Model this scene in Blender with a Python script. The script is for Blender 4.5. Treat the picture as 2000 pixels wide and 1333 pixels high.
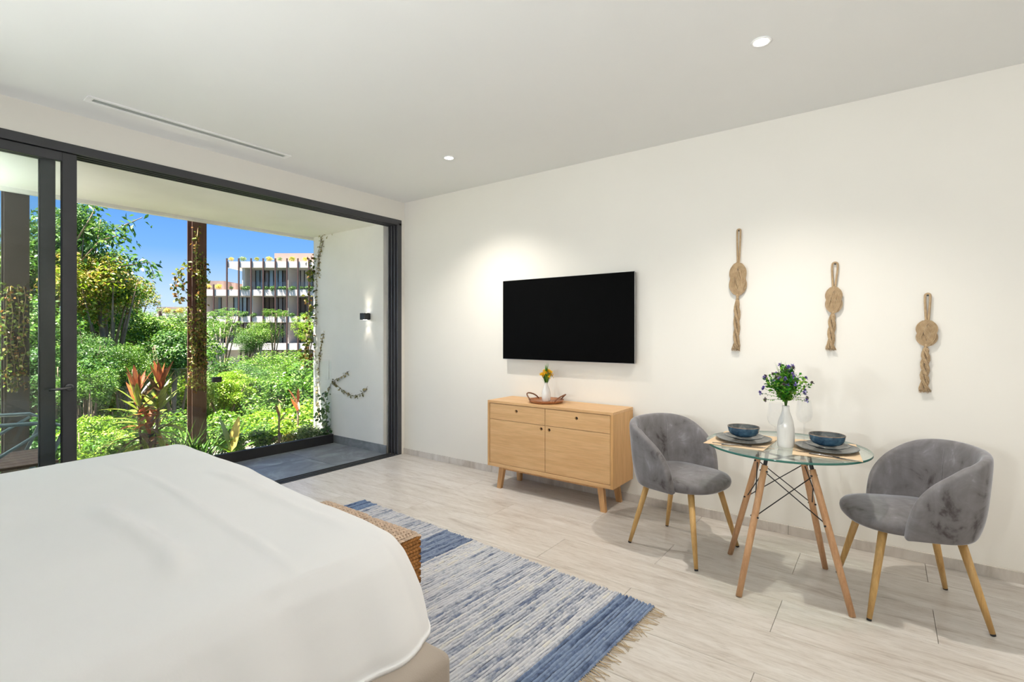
import bpy, bmesh, math, random
import numpy as np
from mathutils import Vector, Matrix

for o in list(bpy.data.objects):
    bpy.data.objects.remove(o)
SC = bpy.context.scene
COL = SC.collection
PI = math.pi

# ------------------------------------------------------------------ camera
FPX, CXP, HYP, CAMH = 985.4, 1000.0, 650.0, 1.28
YAW = math.atan2(730.0, FPX)
cam = bpy.data.cameras.new('camera')
cam.sensor_width = 36.0
cam.lens = FPX / 2000.0 * 36.0
cam.shift_y = -(666.5 - HYP) / 2000.0
cam.clip_start = 0.05
cam.clip_end = 500
camo = bpy.data.objects.new('camera', cam)
COL.objects.link(camo)
camo.location = (0, 0, CAMH)
camo.rotation_euler = (PI / 2, 0, YAW)
SC.camera = camo

# ------------------------------------------------------------------ world, sun, exposure
SC.view_settings.view_transform = 'Standard'
SC.view_settings.look = 'None'
SC.view_settings.gamma = 1.0
SC.view_settings.use_curve_mapping = False
SC.view_settings.exposure = 0.66

SKY_STRENGTH = 0.70
SUN_DIR = Vector((-0.10, -0.29, 0.95)).normalized()     # towards the sun
w = bpy.data.worlds.new('sky')
SC.world = w
w.use_nodes = True
nt = w.node_tree
bg = nt.nodes['Background']
# clear tropical sky: colour by elevation only, the same all the way round
tc_ = nt.nodes.new('ShaderNodeTexCoord'); sep_ = nt.nodes.new('ShaderNodeSeparateXYZ'); rmp = nt.nodes.new('ShaderNodeValToRGB')
nt.links.new(tc_.outputs['Generated'], sep_.inputs[0]); nt.links.new(sep_.outputs['Z'], rmp.inputs['Fac']); nt.links.new(rmp.outputs['Color'], bg.inputs['Color'])
cr_ = rmp.color_ramp
for e_ in range(3): cr_.elements.new(0.5)
for e_, (p_, c_) in zip(cr_.elements, ((0.0, (0.70, 0.82, 0.95)), (0.06, (0.55, 0.75, 0.97)), (0.14, (0.21, 0.48, 0.93)), (0.24, (0.10, 0.33, 0.86)), (1.0, (0.05, 0.20, 0.70)))):
    e_.position = p_; e_.color = (*c_, 1)
bg.inputs['Strength'].default_value = SKY_STRENGTH

sl = bpy.data.lights.new('sun', 'SUN')
sl.energy = 18.5
sl.angle = math.radians(0.6)
sl.color = (1.0, 0.94, 0.84)
so = bpy.data.objects.new('sun', sl)
COL.objects.link(so)
so.rotation_euler = SUN_DIR.to_track_quat('Z', 'Y').to_euler()
so.location = (-6, -6, 12)

DOWNLIGHT_POWER = 66.0        # recessed ceiling spots
FILL_POWER = 138.0         # unseen fill lights added on the wall behind the viewer
BALCONY_FILL = 850.0        # unseen fill light added at the hidden end of the balcony

# ------------------------------------------------------------------ helpers
_fw = np.array([-math.sin(YAW), math.cos(YAW), 0.0])
_rt = np.array([math.cos(YAW), math.sin(YAW), 0.0])
_up = np.array([0.0, 0.0, 1.0])
_C = np.array([0.0, 0.0, CAMH])
def _ray(x, y): return _fw + _rt * (x - CXP) / FPX + _up * (HYP - y) / FPX
def at(x, y, d): return _C + _ray(x, y) * d                      # point at depth d
def onY(x, y, Y): r = _ray(x, y); return _C + r * Y / r[1]
def onX(x, y, X): r = _ray(x, y); return _C + r * X / r[0]
def onZ(x, y, Z): r = _ray(x, y); return _C + r * (Z - CAMH) / r[2]

ORG = {}
def rng(s): return random.Random(s)

def mesh(name, verts, faces, smooth=False):
    me = bpy.data.meshes.new(name)
    me.from_pydata([tuple(map(float, v)) for v in verts], [], [tuple(f) for f in faces])
    me.update()
    if smooth:
        me.polygons.foreach_set('use_smooth', [True] * len(me.polygons))
    return me

def fast_mesh(name, V, F):
    V = np.asarray(V, dtype=np.float32); F = np.asarray(F, dtype=np.int32)
    me = bpy.data.meshes.new(name)
    n, k = F.shape
    me.vertices.add(len(V)); me.vertices.foreach_set('co', V.ravel())
    me.loops.add(n * k); me.loops.foreach_set('vertex_index', F.ravel())
    me.polygons.add(n)
    me.polygons.foreach_set('loop_start', np.arange(0, n * k, k, dtype=np.int32))
    me.polygons.foreach_set('loop_total', np.full(n, k, dtype=np.int32))
    me.update(calc_edges=True)
    me.validate()
    return me

def tag(o, label=None, cat=None, group=None, kind=None):
    if label: o['label'] = label
    if cat: o['category'] = cat
    if group: o['group'] = group
    if kind: o['kind'] = kind
    return o

def link(name, me, mat=None, parent=None):
    o = bpy.data.objects.new(name, me)
    COL.objects.link(o)
    if mat is not None and me is not None and not me.materials:
        me.materials.append(mat)
    if parent is not None:
        o.parent = parent
        if parent.name in ORG:
            off = ORG[parent.name]
            o.matrix_parent_inverse = Matrix.Translation(-off)
        elif parent.parent is not None and parent.parent.name in ORG:
            pass
    return o

def obj(name, verts, faces, mat, parent=None, smooth=False):
    return link(name, mesh(name, verts, faces, smooth), mat, parent)

def empty(name, loc, rz=0.0, world_parts=False):
    o = bpy.data.objects.new(name, None)
    COL.objects.link(o)
    o.empty_display_size = 0.1
    o.location = loc
    o.rotation_euler = (0, 0, rz)
    if world_parts:
        ORG[o.name] = Vector(loc)
    return o

def bm_obj(name, bm, mat, parent=None, smooth=False):
    me = bpy.data.meshes.new(name)
    bm.normal_update()
    bm.to_mesh(me); bm.free()
    if smooth:
        me.polygons.foreach_set('use_smooth', [True] * len(me.polygons))
    return link(name, me, mat, parent)

def box_bm(a, b, bevel=0.0, seg=2):
    bm = bmesh.new()
    bmesh.ops.create_cube(bm, size=1.0)
    a, b = Vector(a), Vector(b)
    for v in bm.verts:
        v.co = Vector(((a[i] + b[i]) / 2 + v.co[i] * abs(b[i] - a[i]) for i in range(3)))
    if bevel > 0:
        bmesh.ops.bevel(bm, geom=list(bm.edges), offset=bevel, segments=seg, affect='EDGES', profile=0.5)
    return bm

def box(name, a, b, mat, parent=None, bevel=0.0, seg=2):
    return bm_obj(name, box_bm(a, b, bevel, seg), mat, parent, smooth=False)

def lathe_data(profile, n=32, c=(0, 0, 0), cap0=True, cap1=True):
    V = []; F = []
    for r, z in profile:
        for i in range(n):
            a = 2 * PI * i / n
            V.append((c[0] + r * math.cos(a), c[1] + r * math.sin(a), c[2] + z))
    m = len(profile)
    for j in range(m - 1):
        for i in range(n):
            k = (i + 1) % n
            F.append((j * n + i, j * n + k, (j + 1) * n + k, (j + 1) * n + i))
    if cap0: F.append(tuple(range(n - 1, -1, -1)))
    if cap1: F.append(tuple((m - 1) * n + i for i in range(n)))
    return V, F

def lathe(name, profile, mat, parent=None, n=32, c=(0, 0, 0), cap0=True, cap1=True, smooth=True):
    V, F = lathe_data(profile, n, c, cap0, cap1)
    o = obj(name, V, F, mat, parent, smooth)
    return o

def tube_data(pts, rad, n=10, closed=False, cap=True):
    pts = [Vector(p) for p in pts]
    m = len(pts)
    rr = rad if isinstance(rad, (list, tuple)) else [rad] * m
    V = []; F = []
    prev = None
    for i, p in enumerate(pts):
        if closed:
            t = (pts[(i + 1) % m] - pts[i - 1])
        else:
            t = pts[min(i + 1, m - 1)] - pts[max(i - 1, 0)]
        t.normalize()
        if prev is None:
            u = t.orthogonal().normalized()
        else:
            u = prev - t * prev.dot(t)
            if u.length < 1e-5: u = t.orthogonal()
            u.normalize()
        prev = u
        v = t.cross(u)
        for k in range(n):
            a = 2 * PI * k / n
            V.append(p + (u * math.cos(a) + v * math.sin(a)) * rr[i])
    seg = m if closed else m - 1
    for i in range(seg):
        for k in range(n):
            a0 = i * n + k; a1 = i * n + (k + 1) % n
            b0 = ((i + 1) % m) * n + k; b1 = ((i + 1) % m) * n + (k + 1) % n
            F.append((a0, a1, b1, b0))
    if cap and not closed:
        F.append(tuple(range(n - 1, -1, -1)))
        F.append(tuple((m - 1) * n + k for k in range(n)))
    return V, F

def tube(name, pts, rad, mat, parent=None, n=10, closed=False):
    V, F = tube_data(pts, rad, n, closed)
    return obj(name, V, F, mat, parent, smooth=True)

class MB:
    """collects shapes into one mesh"""
    def __init__(s): s.V = []; s.F = []
    def add(s, V, F):
        o = len(s.V); s.V += [tuple(v) for v in V]; s.F += [tuple(i + o for i in f) for f in F]; return s
    def box(s, a, b):
        x0, y0, z0 = a; x1, y1, z1 = b
        return s.add([(x0, y0, z0), (x1, y0, z0), (x1, y1, z0), (x0, y1, z0), (x0, y0, z1), (x1, y0, z1), (x1, y1, z1), (x0, y1, z1)],
                     [(0, 3, 2, 1), (4, 5, 6, 7), (0, 1, 5, 4), (1, 2, 6, 5), (2, 3, 7, 6), (3, 0, 4, 7)])
    def tube(s, pts, r, n=8, closed=False): return s.add(*tube_data(pts, r, n, closed))
    def build(s, name, mat, parent=None, smooth=False): return obj(name, s.V, s.F, mat, parent, smooth)

def copy_tree(o, parent=None):
    c = o.copy(); COL.objects.link(c)
    if parent is not None:
        c.parent = parent
        c.matrix_parent_inverse = o.matrix_parent_inverse.copy()
    for ch in [x for x in bpy.data.objects if x.parent == o]:
        copy_tree(ch, c)
    return c

# ------------------------------------------------------------------ materials
MATS = {}
class NB:
    """tiny node builder"""
    def __init__(s, name):
        s.m = bpy.data.materials.new(name); s.m.use_nodes = True
        s.t = s.m.node_tree; s.b = s.t.nodes['Principled BSDF']; s.out = s.t.nodes['Material Output']
        MATS[name] = s.m
    def n(s, typ, **kw):
        nd = s.t.nodes.new(typ)
        for k, v in kw.items():
            if k in nd.inputs: nd.inputs[k].default_value = v
            else: setattr(nd, k, v)
        return nd
    def l(s, a, b): s.t.links.new(a, b)
    def coord(s, kind='Object', scale=(1, 1, 1), rot=(0, 0, 0), loc=(0, 0, 0)):
        if kind == 'World':
            g = s.n('ShaderNodeNewGeometry'); src = g.outputs['Position']
        else:
            g = s.n('ShaderNodeTexCoord'); src = g.outputs[kind]
        mp = s.n('ShaderNodeMapping')
        mp.inputs['Scale'].default_value = scale; mp.inputs['Rotation'].default_value = rot; mp.inputs['Location'].default_value = loc
        s.l(src, mp.inputs['Vector']); return mp.outputs['Vector']
    def noise(s, vec, scale, detail=4, rough=0.55, dist=0.0):
        nd = s.n('ShaderNodeTexNoise'); nd.inputs['Scale'].default_value = scale; nd.inputs['Detail'].default_value = detail
        nd.inputs['Roughness'].default_value = rough; nd.inputs['Distortion'].default_value = dist
        if vec is not None: s.l(vec, nd.inputs['Vector'])
        return nd.outputs['Fac']
    def ramp(s, fac, stops, interp='LINEAR'):
        r = s.n('ShaderNodeValToRGB'); cr = r.color_ramp; cr.interpolation = interp
        while len(cr.elements) > len(stops): cr.elements.remove(cr.elements[-1])
        while len(cr.elements) < len(stops): cr.elements.new(0.5)
        for e, (p, c) in zip(cr.elements, stops):
            e.position = p; e.color = (*c, 1.0)
        s.l(fac, r.inputs['Fac']); return r.outputs['Color']
    def mix(s, fac, a, b, mode='MIX'):
        m = s.n('ShaderNodeMix'); m.data_type = 'RGBA'; m.blend_type = mode
        for i, v in ((0, fac), (6, a), (7, b)):
            if hasattr(v, 'is_linked') or hasattr(v, 'links'): s.l(v, m.inputs[i])
            elif isinstance(v, (tuple, list)): m.inputs[i].default_value = (*v, 1.0)
            else: m.inputs[i].default_value = v
        return m.outputs[2]
    def math(s, op, a, b=None):
        m = s.n('ShaderNodeMath'); m.operation = op
        for i, v in enumerate((a, b)):
            if v is None: continue
            if hasattr(v, 'links'): s.l(v, m.inputs[i])
            else: m.inputs[i].default_value = v
        return m.outputs[0]
    def bump(s, h, strength=0.3, dist=0.01):
        b = s.n('ShaderNodeBump'); b.inputs['Strength'].default_value = strength; b.inputs['Distance'].default_value = dist
        s.l(h, b.inputs['Height']); s.l(b.outputs[0], s.b.inputs['Normal']); return b
    def base(s, v):
        if isinstance(v, (tuple, list)): s.b.inputs['Base Color'].default_value = (*v, 1)
        else: s.l(v, s.b.inputs['Base Color'])
        return s
    def set(s, **kw):
        for k, v in kw.items(): s.b.inputs[k.replace('_', ' ')].default_value = v
        return s

def simple(name, col, rough=0.5, metal=0.0, spec=0.5, var=0.06, vscale=8.0, bump=0.0, bscale=60.0):
    b = NB(name)
    c = b.coord('Object')
    nz = b.noise(c, vscale, 3)
    lo = tuple(max(0, x * (1 - var)) for x in col); hi = tuple(min(1, x * (1 + var)) for x in col)
    b.base(b.ramp(nz, [(0.3, lo), (0.7, hi)]))
    b.set(Roughness=rough, Metallic=metal); b.b.inputs['Specular IOR Level'].default_value = spec
    if bump > 0: b.bump(b.noise(c, bscale, 3), bump, 0.003)
    return b.m

def lin(r, g, b):
    f = lambda c: (c / 255 / 12.92) if c / 255 <= 0.04045 else ((c / 255 + 0.055) / 1.055) ** 2.4
    return (f(r), f(g), f(b))

M_wall = simple('wall_paint', (0.855, 0.828, 0.77), 0.85, spec=0.2, var=0.012, vscale=1.5, bump=0.06, bscale=180)
M_ceil = simple('ceiling_paint', (0.86, 0.862, 0.85), 0.9, spec=0.15, var=0.01, vscale=1.2)
M_balc = simple('balcony_plaster', (0.85, 0.84, 0.80), 0.9, spec=0.15, var=0.03, vscale=2.0, bump=0.1, bscale=120)
M_frame = simple('anthracite_aluminium', (0.062, 0.063, 0.07), 0.42, metal=0.2, var=0.05)
M_gasket = simple('black_rubber', (0.012, 0.012, 0.013), 0.7)
M_steel = simple('brushed_steel', (0.55, 0.55, 0.56), 0.3, metal=1.0)
M_chrome_dark = simple('dark_chrome', (0.16, 0.16, 0.17), 0.25, metal=0.9)
M_black = simple('black_metal', (0.015, 0.015, 0.017), 0.45)
M_white = simple('white_enamel', (0.93, 0.93, 0.93), 0.35)

def travertine():
    b = NB('travertine')
    oi = b.n('ShaderNodeObjectInfo')
    g = b.n('ShaderNodeNewGeometry')
    off = b.n('ShaderNodeCombineXYZ')
    b.l(b.math('MULTIPLY', oi.outputs['Random'], 37.0), off.inputs['X']); b.l(b.math('MULTIPLY', oi.outputs['Random'], 91.0), off.inputs['Y'])
    add = b.n('ShaderNodeVectorMath'); add.operation = 'ADD'
    b.l(g.outputs['Position'], add.inputs[0]); b.l(off.outputs[0], add.inputs[1])
    def mp(sc):
        m = b.n('ShaderNodeMapping'); m.inputs['Scale'].default_value = sc; b.l(add.outputs[0], m.inputs['Vector']); return m.outputs[0]
    n1 = b.noise(mp((1.6, 10, 1)), 1.6, 7, 0.65, 0.7)
    n2 = b.noise(mp((7.0, 60, 1)), 1.6, 6, 0.72, 0.6)
    n3 = b.noise(mp((0.7, 2.2, 1)), 1.0, 3)
    c = b.ramp(n1, [(0.28, lin(186, 176, 168)), (0.43, lin(212, 206, 200)), (0.60, lin(223, 219, 215)), (0.8, lin(236, 233, 231))])
    c2 = b.ramp(n2, [(0.30, (0.66, 0.62, 0.58)), (0.43, (0.88, 0.86, 0.84)), (0.55, (1.0, 0.99, 0.98)), (0.7, (1.0, 1.0, 1.0))])
    c = b.mix(0.75, c, c2, 'MULTIPLY')
    c = b.mix(0.35, c, b.ramp(n3, [(0.3, (0.84, 0.80, 0.75)), (0.7, (1, 1, 1))]), 'MULTIPLY')
    tone = b.ramp(oi.outputs['Random'], [(0, (0.93, 0.92, 0.9)), (1, (1, 1, 1))])
    c = b.mix(1.0, c, tone, 'MULTIPLY')
    b.base(c)
    rr = b.n('ShaderNodeMapRange'); b.l(n1, rr.inputs[0]); rr.inputs[3].default_value = 0.38; rr.inputs[4].default_value = 0.24
    b.l(rr.outputs[0], b.b.inputs['Roughness'])
    b.b.inputs['Specular IOR Level'].default_value = 0.45
    b.bump(n2, 0.04, 0.002)
    return b.m
M_trav = travertine()
M_grout = simple('grout', lin(198, 186, 170), 0.9)

def slate():
    b = NB('slate_tile')
    oi = b.n('ShaderNodeObjectInfo')
    g = b.n('ShaderNodeNewGeometry')
    off = b.n('ShaderNodeVectorMath'); off.operation = 'MULTIPLY_ADD'
    b.l(oi.outputs['Random'], off.inputs[0]); off.inputs[1].default_value = (31, 57, 11); b.l(g.outputs['Position'], off.inputs[2])
    n1 = b.noise(off.outputs[0], 4.0, 8, 0.62, 0.8)
    n2 = b.noise(off.outputs[0], 1.6, 3, 0.5, 1.5)
    c = b.ramp(n1, [(0.3, lin(92, 96, 101)), (0.5, lin(116, 121, 126)), (0.62, lin(136, 141, 146)), (0.75, lin(163, 167, 170))])
    c = b.mix(0.4, c, b.ramp(n2, [(0.4, (0.7, 0.72, 0.75)), (0.6, (1, 1, 1))]), 'MULTIPLY')
    b.base(c); b.set(Roughness=0.45); b.bump(n1, 0.15, 0.004)
    return b.m
M_slate = slate()

def wood(name, light, dark, axis=0, scale=1.0, rough=0.45, stretch=14):
    b = NB(name)
    sc = [stretch, stretch, stretch]; sc[axis] = 1.0
    v = b.coord('Object', tuple(x * scale for x in sc))
    n1 = b.noise(v, 1.2, 6, 0.6, 0.6)
    v2 = b.coord('Object', tuple(x * scale * 4 for x in sc))
    n2 = b.noise(v2, 1.6, 3, 0.5)
    mid = tuple((a + c) / 2 for a, c in zip(light, dark))
    c = b.ramp(n1, [(0.3, dark), (0.5, mid), (0.7, light)])
    c = b.mix(0.35, c, b.ramp(n2, [(0.35, (0.72, 0.68, 0.62)), (0.6, (1, 1, 1))]), 'MULTIPLY')
    b.base(c); b.set(Roughness=rough); b.bump(n2, 0.05, 0.001)
    return b.m
M_oak = wood('oak_veneer', lin(230, 189, 138), lin(212, 166, 114), 0, 1.3)
M_oak_v = wood('oak_veneer_side', lin(226, 180, 122), lin(206, 156, 98), 2, 1.3)
M_oak_leg = wood('oak_solid', lin(216, 170, 118), lin(190, 142, 92), 2, 2.0)
M_gold = wood('golden_leg_wood', lin(222, 182, 118), lin(196, 152, 90), 2, 3.0, 0.35)
M_beech = wood('beech_leg', lin(226, 180, 138), lin(205, 155, 112), 2, 3.0, 0.4)
M_in_shade = simple('interior_shade', (0.02, 0.013, 0.009), 0.8)
M_slatwood = wood('brown_slat', lin(112, 88, 72), lin(82, 62, 50), 1, 3.0, 0.6)

def velvet():
    b = NB('grey_velvet')
    c = b.coord('Object', (1, 1, 1))
    n1 = b.noise(c, 8.0, 5, 0.62, 0.7)
    n2 = b.noise(b.coord('Object', (2.2, 2.2, 0.8), (0.3, 0.5, 0)), 6.0, 3, 0.5, 0.8)
    f = b.math('ADD', b.math('MULTIPLY', n1, 0.65), b.math('MULTIPLY', n2, 0.35))
    b.base(b.ramp(f, [(0.35, (0.085, 0.075, 0.075)), (0.42, (0.18, 0.17, 0.173)), (0.58, (0.24, 0.23, 0.24)), (0.68, (0.40, 0.395, 0.43))]))
    b.set(Roughness=0.75)
    b.b.inputs['Sheen Weight'].default_value = 1.0
    b.b.inputs['Sheen Roughness'].default_value = 0.28
    b.b.inputs['Sheen Tint'].default_value = (0.75, 0.77, 0.85, 1)
    b.b.inputs['Specular IOR Level'].default_value = 0.2
    b.bump(n1, 0.12, 0.01)
    return b.m
M_velvet = velvet()

def fabric(name, col, scale=400, bump=0.2, rough=0.9, var=0.04):
    b = NB(name)
    c = b.coord('Object')
    n1 = b.noise(c, 3.0, 3)
    lo = tuple(x * (1 - var) for x in col); hi = tuple(min(1, x * (1 + var)) for x in col)
    b.base(b.ramp(n1, [(0.3, lo), (0.7, hi)])); b.set(Roughness=rough); b.b.inputs['Specular IOR Level'].default_value = 0.2
    b.b.inputs['Sheen Weight'].default_value = 0.1
    b.bump(b.noise(c, scale, 2), bump, 0.002)
    return b.m
M_duvet = fabric('white_cotton', (0.885, 0.88, 0.885), 260, 0.05, 0.85, 0.01)
M_taupe = fabric('taupe_fabric', lin(176, 164, 152), 320, 0.3)
M_mattress = fabric('mattress_cloth', (0.8, 0.8, 0.79), 200, 0.1)

def thin_glass(name, tint=(1, 1, 1), rough=0.0, spec=1.0, ior=1.45):
    b = NB(name)
    tr = b.n('ShaderNodeBsdfTransparent'); tr.inputs[0].default_value = (*tint, 1)
    gl = b.n('ShaderNodeBsdfGlossy'); gl.inputs['Roughness'].default_value = rough
    gl.inputs['Color'].default_value = (spec, spec, spec, 1)
    lw = b.n('ShaderNodeLayerWeight'); lw.inputs['Blend'].default_value = 0.5
    r0 = ((ior - 1) / (ior + 1)) ** 2
    fr = b.n('ShaderNodeMath'); fr.operation = 'MULTIPLY_ADD'
    b.l(b.math('POWER', lw.outputs['Facing'], 5.0), fr.inputs[0]); fr.inputs[1].default_value = 1 - r0; fr.inputs[2].default_value = r0
    mx = b.n('ShaderNodeMixShader')
    b.l(fr.outputs[0], mx.inputs[0]); b.l(tr.outputs[0], mx.inputs[1]); b.l(gl.outputs[0], mx.inputs[2])
    b.l(mx.outputs[0], b.out.inputs['Surface'])
    return b.m
M_glass = thin_glass('window_glass', (0.955, 0.985, 0.97), 0.0, 0.45)
M_railglass = thin_glass('railing_glass', (0.975, 0.99, 0.985))
M_wine = thin_glass('wine_glass_crystal', (0.97, 0.975, 0.98), 0.0, 1.0, 1.5)
M_tabletop = thin_glass('table_glass', (0.93, 0.975, 0.95), 0.0, 1.0, 1.5)
M_gedge = simple('glass_edge_green', (0.03, 0.16, 0.13), 0.12, spec=0.8)

M_ceramic = simple('white_ceramic', (0.84, 0.83, 0.80), 0.18, spec=0.6, var=0.01)
def glaze(name, a, b_, rim):
    b = NB(name)
    c = b.coord('Object')
    n = b.noise(c, 28, 5, 0.6, 0.6)
    b.base(b.ramp(n, [(0.3, a), (0.55, b_), (0.75, rim)])); b.set(Roughness=0.18)
    return b.m
M_bowl = glaze('blue_glaze', lin(38, 62, 84), lin(62, 96, 122), lin(100, 128, 146))
M_bowlrim = glaze('brown_glaze_rim', lin(96, 84, 74), lin(128, 110, 96), lin(150, 138, 124))
M_plate = glaze('grey_blue_glaze', lin(60, 66, 70), lin(92, 97, 98), lin(122, 122, 118))
M_mat = wood('straw_placemat', lin(228, 204, 172), lin(212, 182, 146), 0, 6.0, 0.8)
M_cutlery = simple('cutlery_steel', (0.42, 0.41, 0.40), 0.22, metal=1.0)
M_tray = wood('tray_brown', lin(190, 132, 92), lin(140, 86, 54), 0, 3.0, 0.35)
M_handle = simple('tray_leather', lin(128, 84, 58), 0.5, var=0.15, vscale=40)
def jute():
    b = NB('jute_rope')
    c = b.coord('Object')
    n = b.noise(c, 60, 4)
    wv = b.n('ShaderNodeTexWave'); wv.inputs['Scale'].default_value = 90; wv.inputs['Distortion'].default_value = 2.0
    wv.bands_direction = 'DIAGONAL'; b.l(c, wv.inputs['Vector'])
    b.base(b.mix(0.5, b.ramp(n, [(0.3, lin(160, 132, 98)), (0.7, lin(212, 186, 150))]), b.ramp(wv.outputs['Fac'], [(0, lin(150, 122, 90)), (1, lin(208, 182, 146))])))
    b.set(Roughness=0.9); b.bump(wv.outputs['Fac'], 0.4, 0.002)
    return b.m
M_jute = jute()
M_seagrass_top = simple('seagrass_top', lin(196, 172, 150), 0.8, var=0.3, vscale=45)
M_seagrass = simple('seagrass_side', lin(176, 120, 62), 0.75, var=0.35, vscale=40)
M_seagrass_dark = simple('seagrass_core', lin(96, 66, 36), 0.9, var=0.2)
M_screen = simple('tv_screen', (0.0012, 0.0012, 0.0014), 0.6, spec=0.05, var=0)
M_bezel = simple('tv_bezel', (0.03, 0.03, 0.032), 0.35)
M_tvedge = simple('tv_silver_edge', (0.5, 0.5, 0.5), 0.35, metal=0.7)
def emit(name, col, strength):
    b = NB(name)
    b.base((0.9, 0.9, 0.9)); b.b.inputs['Emission Color'].default_value = (*col, 1); b.b.inputs['Emission Strength'].default_value = strength
    return b.m
M_lamp = emit('lamp_diffuser', (1, 0.95, 0.87), 9.0)

def leaf_mat(name, stops, trans=0.35, rough=0.4):
    b = NB(name)
    g = b.n('ShaderNodeNewGeometry')
    oi = b.n('ShaderNodeObjectInfo')
    f = b.math('FRACT', b.math('ADD', g.outputs['Random Per Island'], b.math('MULTIPLY', oi.outputs['Random'], 0.15)))
    c = b.ramp(g.outputs['Random Per Island'], stops)
    tone = b.ramp(oi.outputs['Random'], [(0, (0.8, 0.85, 0.8)), (0.5, (1, 1, 1)), (1, (1.0, 0.98, 0.8))])
    c = b.mix(1.0, c, tone, 'MULTIPLY')
    b.base(c); b.set(Roughness=rough); b.b.inputs['Specular IOR Level'].default_value = 0.35
    tl = b.n('ShaderNodeBsdfTranslucent')
    c2 = b.mix(1.0, c, (1.0, 1.0, 0.45), 'MULTIPLY')
    b.l(c2, tl.inputs[0])
    mx = b.n('ShaderNodeMixShader'); mx.inputs[0].default_value = trans
    b.l(b.b.outputs[0], mx.inputs[1]); b.l(tl.outputs[0], mx.inputs[2]); b.l(mx.outputs[0], b.out.inputs['Surface'])
    return b.m
G = lambda *c: lin(*c)
M_leafA = leaf_mat('leaf_mid_green', [(0, G(46, 78, 28)), (0.35, G(80, 122, 42)), (0.7, G(112, 154, 58)), (0.92, G(140, 172, 84)), (1, G(196, 208, 150))])
M_leafB = leaf_mat('leaf_dark_green', [(0, G(44, 78, 34)), (0.5, G(74, 116, 50)), (0.85, G(104, 144, 74)), (1, G(160, 180, 130))])
M_leafC = leaf_mat('leaf_lime', [(0, G(80, 118, 26)), (0.5, G(130, 172, 44)), (0.9, G(168, 196, 74)), (1, G(206, 220, 130))])
M_leafD = leaf_mat('leaf_autumn_mix', [(0, G(80, 104, 30)), (0.35, G(136, 160, 44)), (0.6, G(184, 184, 74)), (0.8, G(170, 124, 70)), (1, G(210, 196, 130))])
M_leafE = leaf_mat('leaf_greyish', [(0, G(70, 96, 54)), (0.5, G(112, 140, 88)), (1, G(168, 184, 140))])
M_leafY = leaf_mat('leaf_yellow', [(0, G(150, 140, 50)), (0.5, G(204, 184, 80)), (1, G(226, 208, 130))])
M_vine = leaf_mat('vine_leaf', [(0, G(60, 76, 28)), (0.35, G(98, 116, 40)), (0.6, G(132, 144, 60)), (0.75, G(124, 78, 44)), (0.9, G(158, 116, 66)), (1, G(190, 184, 120))], 0.3)
M_vined = leaf_mat('vine_leaf_dry', [(0, G(96, 92, 60)), (0.4, G(140, 132, 92)), (0.75, G(176, 160, 120)), (1, G(206, 190, 160))], 0.2)
M_bouq = leaf_mat('bouquet_leaf', [(0, G(30, 96, 34)), (0.4, G(62, 146, 40)), (0.7, G(116, 184, 50)), (1, G(172, 206, 92))], 0.35)
M_grassy = leaf_mat('bouquet_grass', [(0, G(60, 130, 50)), (0.6, G(130, 180, 80)), (1, G(176, 208, 120))], 0.25)
M_purple = leaf_mat('purple_petal', [(0, G(96, 76, 168)), (0.5, G(132, 112, 206)), (1, G(190, 180, 232))], 0.15)
M_mauve = leaf_mat('faded_petal', [(0, G(92, 82, 84)), (0.6, G(122, 110, 116)), (1, G(150, 140, 146))], 0.15)
M_yellow = leaf_mat('yellow_petal', [(0, G(240, 190, 34)), (0.5, G(252, 214, 56)), (1, G(254, 234, 120))], 0.4)
M_bark = simple('bark', lin(126, 108, 88), 0.9, var=0.25, vscale=9, bump=0.4, bscale=30)
M_barkpale = simple('bark_pale', lin(178, 166, 146), 0.9, var=0.2, vscale=9)
M_stem = simple('green_stem', lin(74, 110, 44), 0.7)
M_vstem = simple('vine_stem', lin(140, 120, 88), 0.85)
M_ground = simple('undergrowth_ground', lin(58, 66, 34), 0.95, var=0.3, vscale=0.5)
M_rust = wood('weathered_steel', lin(104, 76, 62), lin(74, 50, 41), 2, 1.6, 0.7)
M_rustdk = simple('dark_steel_post', lin(60, 50, 45), 0.75, var=0.12, vscale=6)
M_kerb = simple('black_kerb', (0.018, 0.018, 0.02), 0.5)
M_gravel = simple('pale_gravel', lin(200, 192, 176), 0.9, var=0.3, vscale=60, bump=0.6, bscale=80)
M_conc = simple('pale_concrete', lin(216, 207, 202), 0.85, var=0.05, vscale=0.6)
M_concd = simple('rose_concrete', lin(142, 122, 114), 0.85, var=0.08, vscale=0.5)
M_roomwall = simple('facade_wall', lin(212, 202, 192), 0.85, var=0.04)
M_bpost = simple('brown_post', lin(74, 52, 48), 0.7, var=0.1)
M_bframe = simple('facade_frame', lin(62, 50, 46), 0.6)
M_bglass = simple('facade_glass', lin(150, 172, 186), 0.06, spec=0.9, var=0.15, vscale=0.8)
M_bglassdk = simple('facade_glass_dark', lin(112, 102, 94), 0.08, spec=0.8, var=0.2, vscale=0.5)
M_curtain = simple('pale_curtain', lin(206, 198, 188), 0.9, var=0.08, vscale=4)
M_thatch = simple('brown_thatch', lin(134, 104, 84), 0.95, var=0.25, vscale=4)
M_pool = simple('pool_water', lin(120, 196, 190), 0.05, spec=0.7)
M_chairmetal = simple('grey_blue_tube', lin(128, 146, 156), 0.4)

# ------------------------------------------------------------------ structure: room shell
XW, YT, ZC = -4.097, 3.616, 2.653        # window wall, tv wall, ceiling
XE, YB = 2.6, -0.95                      # far end wall, wall behind the bed

def S(o, label, cat): return tag(o, label, cat, kind='structure')

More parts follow.
